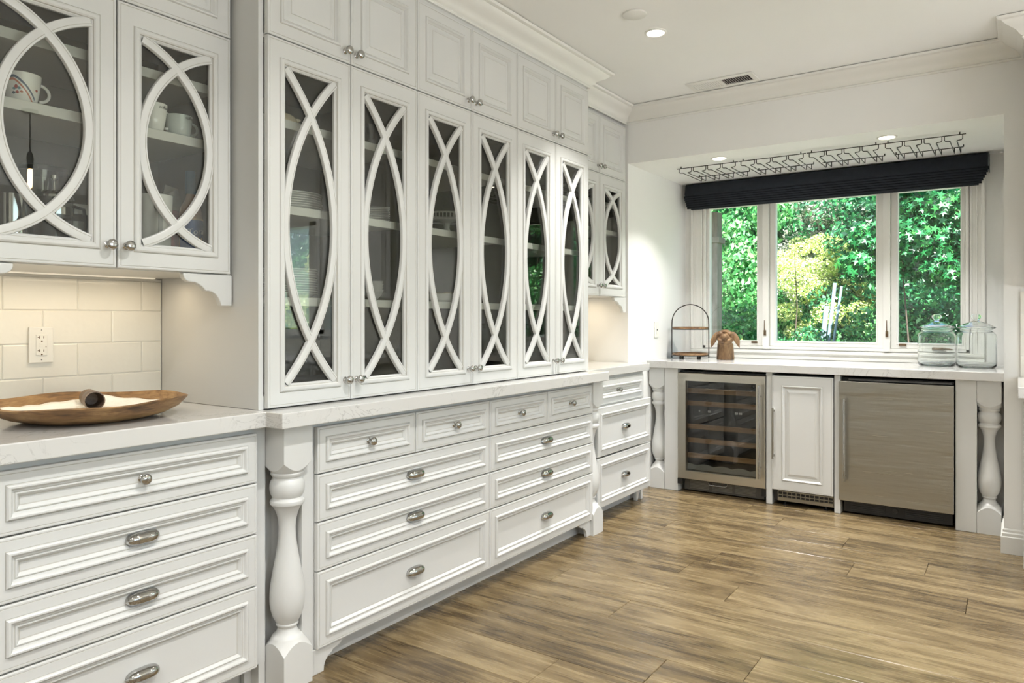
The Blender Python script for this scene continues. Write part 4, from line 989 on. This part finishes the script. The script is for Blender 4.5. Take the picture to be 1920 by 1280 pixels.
# shiplap backsplash of the kitchen wall
wkp=bpy.data.objects['wall_front']
for k in range(8):
    B(.02,3.4,4.541,4.549,ZC+.001+k*.1095,ZC+.1085+k*.1095).build('shiplap_board',TILE,wkp) if k<1 else B(.02,.975,4.541,4.549,ZC+.001+k*.1095,ZC+.1085+k*.1095).build('shiplap_board',TILE,wkp) if k<4 else None
# sink window
w2=empty('window_2',(0,0,0),kind='structure')
m=MB(); m.box(1.02,1.06,4.54,4.67,1.07,2.12).box(2.56,2.6,4.54,4.67,1.07,2.12).box(1.02,2.6,4.54,4.67,1.07,1.11).box(1.02,2.6,4.54,4.67,2.08,2.12).box(1.21,1.42,4.54,4.67,1.07,2.12).box(2.0,2.08,4.54,4.67,1.07,2.12)
m.box(.97,1.02,4.535,4.55,1.0,2.17).box(2.6,2.65,4.535,4.55,1.0,2.17).box(.97,2.65,4.535,4.55,2.12,2.2).box(.97,2.65,4.52,4.55,1.05,1.07)
m.build('window_frame',FRAMEW,w2,bevel=.002)
B(1.06,2.56,4.61,4.614,1.11,2.08).build('glass_pane',GLASS_W,w2)
# added island outside the frame, it catches and bounces the room light
il=empty('bounce_island',(1.45,1.1,0),0,'added white island with quartz top, out of frame, bouncing room light','island')
B(-.45,.45,-1.6,1.6,.0005,.87).build('body',PAINT,il); B(-.52,.52,-1.68,1.68,.8705,.915).build('island_top',QUARTZ,il,bevel=.003)
# pendant lamp (mirrored in the left oval door)
pl_=empty('pendant_lamp',(1.2,2.22,CEILZ),0,'small pendant lamp with clear glass shade and tubular bulb over the kitchen','lamp')
MB().lathe([(.05,0),(.05,-.015),(.01,-.022)],n=24,capt=True).build('canopy',BLACK,pl_,smooth=True,angle=40)
MB().tube([(0,0,-.02),(0,0,-.30)],.004,8).build('cord',BLACK,pl_)
MB().lathe([(.006,-.28),(.018,-.30),(.022,-.33),(.016,-.40)],n=20).build('socket',BLACK,pl_,smooth=True,angle=40)
MB().lathe([(.022,-.33),(.05,-.36),(.075,-.42),(.085,-.50),(.080,-.58)],n=32,capb=False,capt=False).build('glass_shade',GLASS_J,pl_,smooth=True,angle=0)
MB().lathe([(.012,-.40),(.015,-.42),(.015,-.50),(.012,-.525),(.003,-.535)],n=20).build('bulb',BULB,pl_,smooth=True,angle=40)

# ================================================================== OUTSIDE
pt=B(-4,3,5.76,7.6,-.31,-.28).build('bounce_slab',pm('bounce_slab_concrete',(.55,.52,.46),.8,bump=.2,bscale=30,var=.1)); pt['kind']='structure'  # added pale slab, unseen, bounces sun up to the alcove ceiling
gm=pm('garden_ground',(.10,.13,.05),.95,bump=.5,bscale=8,var=.5,vscale=6)
gmb=B(-18,26,5.76,34,-.35,-.3); go=gmb.build('ground',gm); go['kind']='structure'
def leafmat(name,ramp,tl=.35):
    m,t,b=new_mat(name); t.nodes.remove(b); L=t.links
    o=[n for n in t.nodes if n.type=='OUTPUT_MATERIAL'][0]
    ge=t.nodes.new('ShaderNodeNewGeometry'); r=t.nodes.new('ShaderNodeValToRGB'); e=r.color_ramp.elements
    e[0].position=0; e[0].color=(*ramp[0],1); e[1].position=1; e[1].color=(*ramp[-1],1)
    for i,c in enumerate(ramp[1:-1]): x=e.new((i+1)/(len(ramp)-1)); x.color=(*c,1)
    L.new(ge.outputs['Random Per Island'],r.inputs['Fac'])
    d=t.nodes.new('ShaderNodeBsdfDiffuse'); tr=t.nodes.new('ShaderNodeBsdfTranslucent'); g=t.nodes.new('ShaderNodeBsdfGlossy'); g.inputs['Roughness'].default_value=.35
    L.new(r.outputs['Color'],d.inputs[0]); L.new(r.outputs['Color'],tr.inputs[0])
    m1=t.nodes.new('ShaderNodeMixShader'); m1.inputs[0].default_value=tl; L.new(d.outputs[0],m1.inputs[1]); L.new(tr.outputs[0],m1.inputs[2])
    m2=t.nodes.new('ShaderNodeMixShader'); m2.inputs[0].default_value=.05; L.new(m1.outputs[0],m2.inputs[1]); L.new(g.outputs[0],m2.inputs[2]); L.new(m2.outputs[0],o.inputs[0])
    return m
LG=leafmat('leaf_green',[(.012,.07,.02),(.04,.20,.05),(.09,.38,.11),(.30,.60,.22)])
LD=leafmat('leaf_dark',[(.008,.045,.02),(.02,.12,.05),(.035,.20,.08),(.08,.32,.10)])
LY=leafmat('leaf_yellow',[(.25,.40,.08),(.50,.62,.18),(.70,.75,.30),(.80,.82,.50)])
LP=leafmat('leaf_pale',[(.14,.20,.11),(.40,.42,.34),(.62,.60,.52),(.80,.78,.70)])
LM=leafmat('leaf_maple',[(.003,.045,.015),(.008,.11,.035),(.02,.19,.05),(.07,.30,.06)])
NPR=np.random.default_rng(5)
def blob_points(n,blobs):
    bl=np.array(blobs,float); vol=bl[:,3]*bl[:,4]*bl[:,5]; pr_=vol**.67; pr_/=pr_.sum()
    idx=NPR.choice(len(bl),n,p=pr_); d=NPR.normal(size=(n,3)); d/=np.linalg.norm(d,axis=1)[:,None]
    r=NPR.uniform(.45,1,n)**.5
    return bl[idx,:3]+d*r[:,None]*bl[idx,3:6], d
def leaf_mesh(name,n,blobs,size,star=False):
    c,d=blob_points(n,blobs)
    nrm=d+NPR.normal(size=(n,3))*.7; nrm/=np.linalg.norm(nrm,axis=1)[:,None]
    a=np.cross(nrm,NPR.normal(size=(n,3))); a/=np.linalg.norm(a,axis=1)[:,None]; b=np.cross(nrm,a)
    s=size*NPR.uniform(.6,1.25,n)
    if star: loc=[(cos(2*pi*k/10+.31)*(1 if k%2==0 else .36), sin(2*pi*k/10+.31)*(1 if k%2==0 else .36)) for k in range(10)]
    else: loc=[(-1,0),(0,-.5),(1,0),(0,.5)]
    K=len(loc); V=np.empty((n,K,3))
    for k,(u_,v_) in enumerate(loc): V[:,k]=c+a*(u_*s)[:,None]+b*(v_*s)[:,None]-(nrm*(.12*s*abs(u_))[:,None])
    me=bpy.data.meshes.new(name); me.vertices.add(n*K); me.vertices.foreach_set('co',V.ravel().astype(np.float32))
    me.loops.add(n*K); me.loops.foreach_set('vertex_index',np.arange(n*K,dtype=np.int32))
    me.polygons.add(n); me.polygons.foreach_set('loop_start',np.arange(0,n*K,K,dtype=np.int32)); me.polygons.foreach_set('loop_total',np.full(n,K,dtype=np.int32))
    me.update(calc_edges=True); me.validate(); return me
def rb(k,cx,cz,R,r0,r1,fl_=1.0):
    out_=[]
    for _ in range(k):
        a=NPR.uniform(0,2*pi); q=NPR.uniform(0,1)**.5*R; r=NPR.uniform(r0,r1)
        out_.append((cx+q*cos(a),q*sin(a),cz+NPR.uniform(-R,R)*fl_,r,r,r*.8))
    return out_
tree_m=[leaf_mesh('crown_a',26000,rb(34,0,2.6,1.5,.30,.65,1.2),.044), leaf_mesh('crown_b',26000,rb(34,0,2.6,1.5,.30,.65,1.25),.044)]
bush_m=[leaf_mesh('bush_a',11000,rb(18,0,.85,.75,.2,.42,.8),.032), leaf_mesh('bush_b',11000,rb(18,0,.85,.75,.2,.42,.8),.032)]
def maple(parent_mesh_name,n,nsingle,blobs,size,t,ymax):
    rest=leaf_mesh(parent_mesh_name,n,blobs,size,star=True)
    o=bpy.data.objects.new('foliage',rest); COL.objects.link(o); reg(o,t); setmat(o,LM); o['kind']='stuff'
    m=MB(); V=[]
    loc=[(cos(2*pi*k/10+.31)*(1 if k%2==0 else .36), sin(2*pi*k/10+.31)*(1 if k%2==0 else .36)) for k in range(10)]
    m.add([(a,b,-.14*(a*a+b*b)) for a,b in loc]+[(0,0,.03)],[(k,(k+1)%10,10) for k in range(10)])
    l0=m.build('leaf',LM,t); c,d=blob_points(nsingle*3,blobs); order=np.argsort(c[:,1]-.2*NPR.random(len(c)))[:nsingle]
    for i,q in enumerate(order):
        o=l0 if i==0 else l0.copy()
        if i: COL.objects.link(o); reg(o,t)
        o.location=(c[q,0],c[q,1]-.06,c[q,2]); s_=size*NPR.uniform(.8,1.2); o.scale=(s_,s_,s_)
        o.rotation_euler=(math.radians(NPR.uniform(35,85)),math.radians(NPR.uniform(-35,35)),NPR.uniform(-.9,.9))
def setmat(o,m):
    if not o.data.materials: o.data.materials.append(m)
    o.material_slots[0].link='OBJECT'; o.material_slots[0].material=m
def tree(x,y,s,mesh,mat,label,kind='garden_tree',group='trees in the garden',rz=0,sz=1.0,trunk=True,z=-.3,tk=1):
    t=empty(kind,(x,y,z),rz,label,'tree' if 'tree' in kind else 'bush',group); t.scale=(s,s,s*sz)
    if mesh is not None: o=bpy.data.objects.new('foliage',mesh); COL.objects.link(o); reg(o,t); setmat(o,mat); o['kind']='stuff'
    if trunk:
        m=MB(); m.tube([(0,0,min(0,(-.3-z)/s/sz)),(.03,.02,1.0),(-.04,0,2.0),(.02,0,3.0)],[.09*tk,.07*tk,.05*tk,.02*tk],8); 
        for k in range(5 if tk==1 else 0):
            a=k*1.3; m.tube([(0,0,1.1+k*.25),(.5*cos(a),.5*sin(a),1.8+k*.28),(1.0*cos(a),1.0*sin(a),2.3+k*.3)],[.035,.02,.008],6)
        m.build('trunk',BARK,t)
    return t
# far belt
xs=[-9.5,-7.2,-5.2,-3.3,-1.5,.3,2.2,4.2,6.3,8.6,11.,13.5]
names=['first','second','third','fourth','fifth','sixth','seventh','eighth','ninth','tenth','eleventh','twelfth']
for i,x in enumerate(xs):
    tree(x,14.2+ (i%3)*.8,1.35,tree_m[i%2],LG if i%2 else LD,'tall %s tree in the far belt, %s from the left'%('bright green' if i%2 else 'dark green',names[i]),rz=i*1.1,sz=1.1)
xs=[-8,-6.1,-4.3,-2.6,-.9,.9,2.8,4.8,6.8,9.]
for i,x in enumerate(xs):
    tree(x,17.8,1.7,tree_m[(i+1)%2],LD if i%2 else LG,'tall %s tree in the rear row, %s from the left'%('dark' if i%2 else 'light green',names[i]),rz=i*1.7,group='trees in the rear row',sz=1.35)
# mid belt
tree(-3.9,10.4,.95,tree_m[0],LG,'light green tree seen through the left casement',rz=.5,sz=1.15)
tree(-2.25,10.9,.46,tree_m[1],LP,'pale flowering tree seen through the middle pane',rz=2.2,sz=1.0,z=1.15)
tree(-5.6,12.0,1.1,tree_m[1],LD,'dark tree left of the pale flowering tree',rz=1.2)
tree(-1.0,10.8,.85,tree_m[1],LD,'dark green tree behind the maple',rz=4)
tree(-.1,9.9,.8,tree_m[0],LD,'dark green tree right of the maple',rz=1)
for i,(x,y,s,mt,l) in enumerate(((-2.85,9.0,.98,LG,'small rounded green bush behind the left casement'),(-2.0,10.0,.72,LY,'bright yellow-green bush in the middle pane, left of the poles'),(-1.6,11.0,.70,LY,'sunlit yellow-green bush behind the poles'),
      (-2.05,8.6,.62,LD,'low green bush in front of the yellow bushes'),(-2.10,6.9,.78,LY,'low yellow-green bush at the foot of the left casement'),(-1.40,9.2,1.05,LG,'bright green bush right of the poles'),(-1.0,8.6,.75,LD,'dark bush low in the right casement'),(-.35,8.9,.8,LD,'dark bush at the right of the right casement'),
      (4.4,9.0,1.4,LG,'green bush seen from the kitchen window'),(6.3,10,1.8,LY,'yellow-green bush seen from the kitchen window'),(8.6,10.5,1.9,LG,'large green bush far right of the garden'))):
    tree(x,y,s*(.58 if i in (1,2) else 1),(tree_m if i in (1,2) else bush_m)[i%2],mt,l,'garden_bush','bushes in the garden',rz=i*.9,trunk=i in (1,2,3),tk=.2,sz=.8 if i in (1,2) else 1,z=[-.3,.78,.85,.10,-.3,-.3,-.3,-.3,-.3,-.3,-.3][i])
MPB=[(.1,0,2.2,.40,.4,.24),(.35,0,2.5,.40,.4,.22),(-.28,.1,2.25,.26,.3,.20),(.35,-.1,2.85,.45,.4,.2),(.3,.1,1.95,.40,.4,.18),(-.40,0,1.98,.22,.3,.16),(.75,.1,2.3,.5,.5,.5),(-.1,.1,2.75,.2,.3,.14)]
t=tree(-.86,7.9,1.0,None,LM,'maple with large star-shaped leaves close to the window','maple_tree',rz=0,trunk=True,z=-.25,tk=.12)
maple('maple_crown',9000,300,MPB,.042,t,0)
# fence
fn=empty('iron_fence',(-9,12.6,-.3),0,'dark iron picket fence at the back of the garden','fence')
for z in (.25,1.35): B(0,13,-.015,.015,z,z+.03).build('rail',BLACK,fn)
pk=B(-.008,.008,-.008,.008,0,1.55).build('picket',BLACK,fn)
for k in range(1,110):
    c=pk.copy(); COL.objects.link(c); c.location=(k*.118,0,0); reg(c,fn)
# porch post
pp=empty('porch_post',(-2.62,7.5,-.3),0,'weathered square timber porch post outside the left casement','post')
B(-.075,.075,-.075,.075,0,2.62).build('shaft',POSTW,pp,bevel=.008); B(-.10,.10,-.10,.10,2.30,2.36).build('collar',POSTW,pp,bevel=.005)
B(-.105,.105,-.105,.105,0,1.3).build('base_wrap',POSTW,pp,bevel=.006)
rf=B(-7,-1.55,5.77,8.2,2.62,2.80).build('shade_roof',POSTW); tag(rf,'added weathered timber roof, unseen, shading the post and patio, left of the window','roof')  # added roof, out of view, keeps the sun off the post
# leaning poles
PB=pm('pale_blue_pole',(.20,.30,.38),.4)
for i,(a,b,l,rr) in enumerate((((-1.96,9,-.3),(-1.80,9.0,1.36),'leftmost short pale blue pole leaning in the garden',.028),((-1.90,8.95,-.3),(-1.70,8.95,1.62),'middle tall pale blue pole leaning in the garden',.020),((-1.87,8.9,-.3),(-1.62,8.9,1.58),'rightmost thin white pole leaning in the garden',.014))):
    a2=np.array(a,float); b2=np.array(b,float); 
    o=MB().tube([(0,0,0),tuple(b2-a2)],rr,10).build('leaning_pole',PB,None,loc=a); tag(o,l,'pole','poles leaning in the garden')
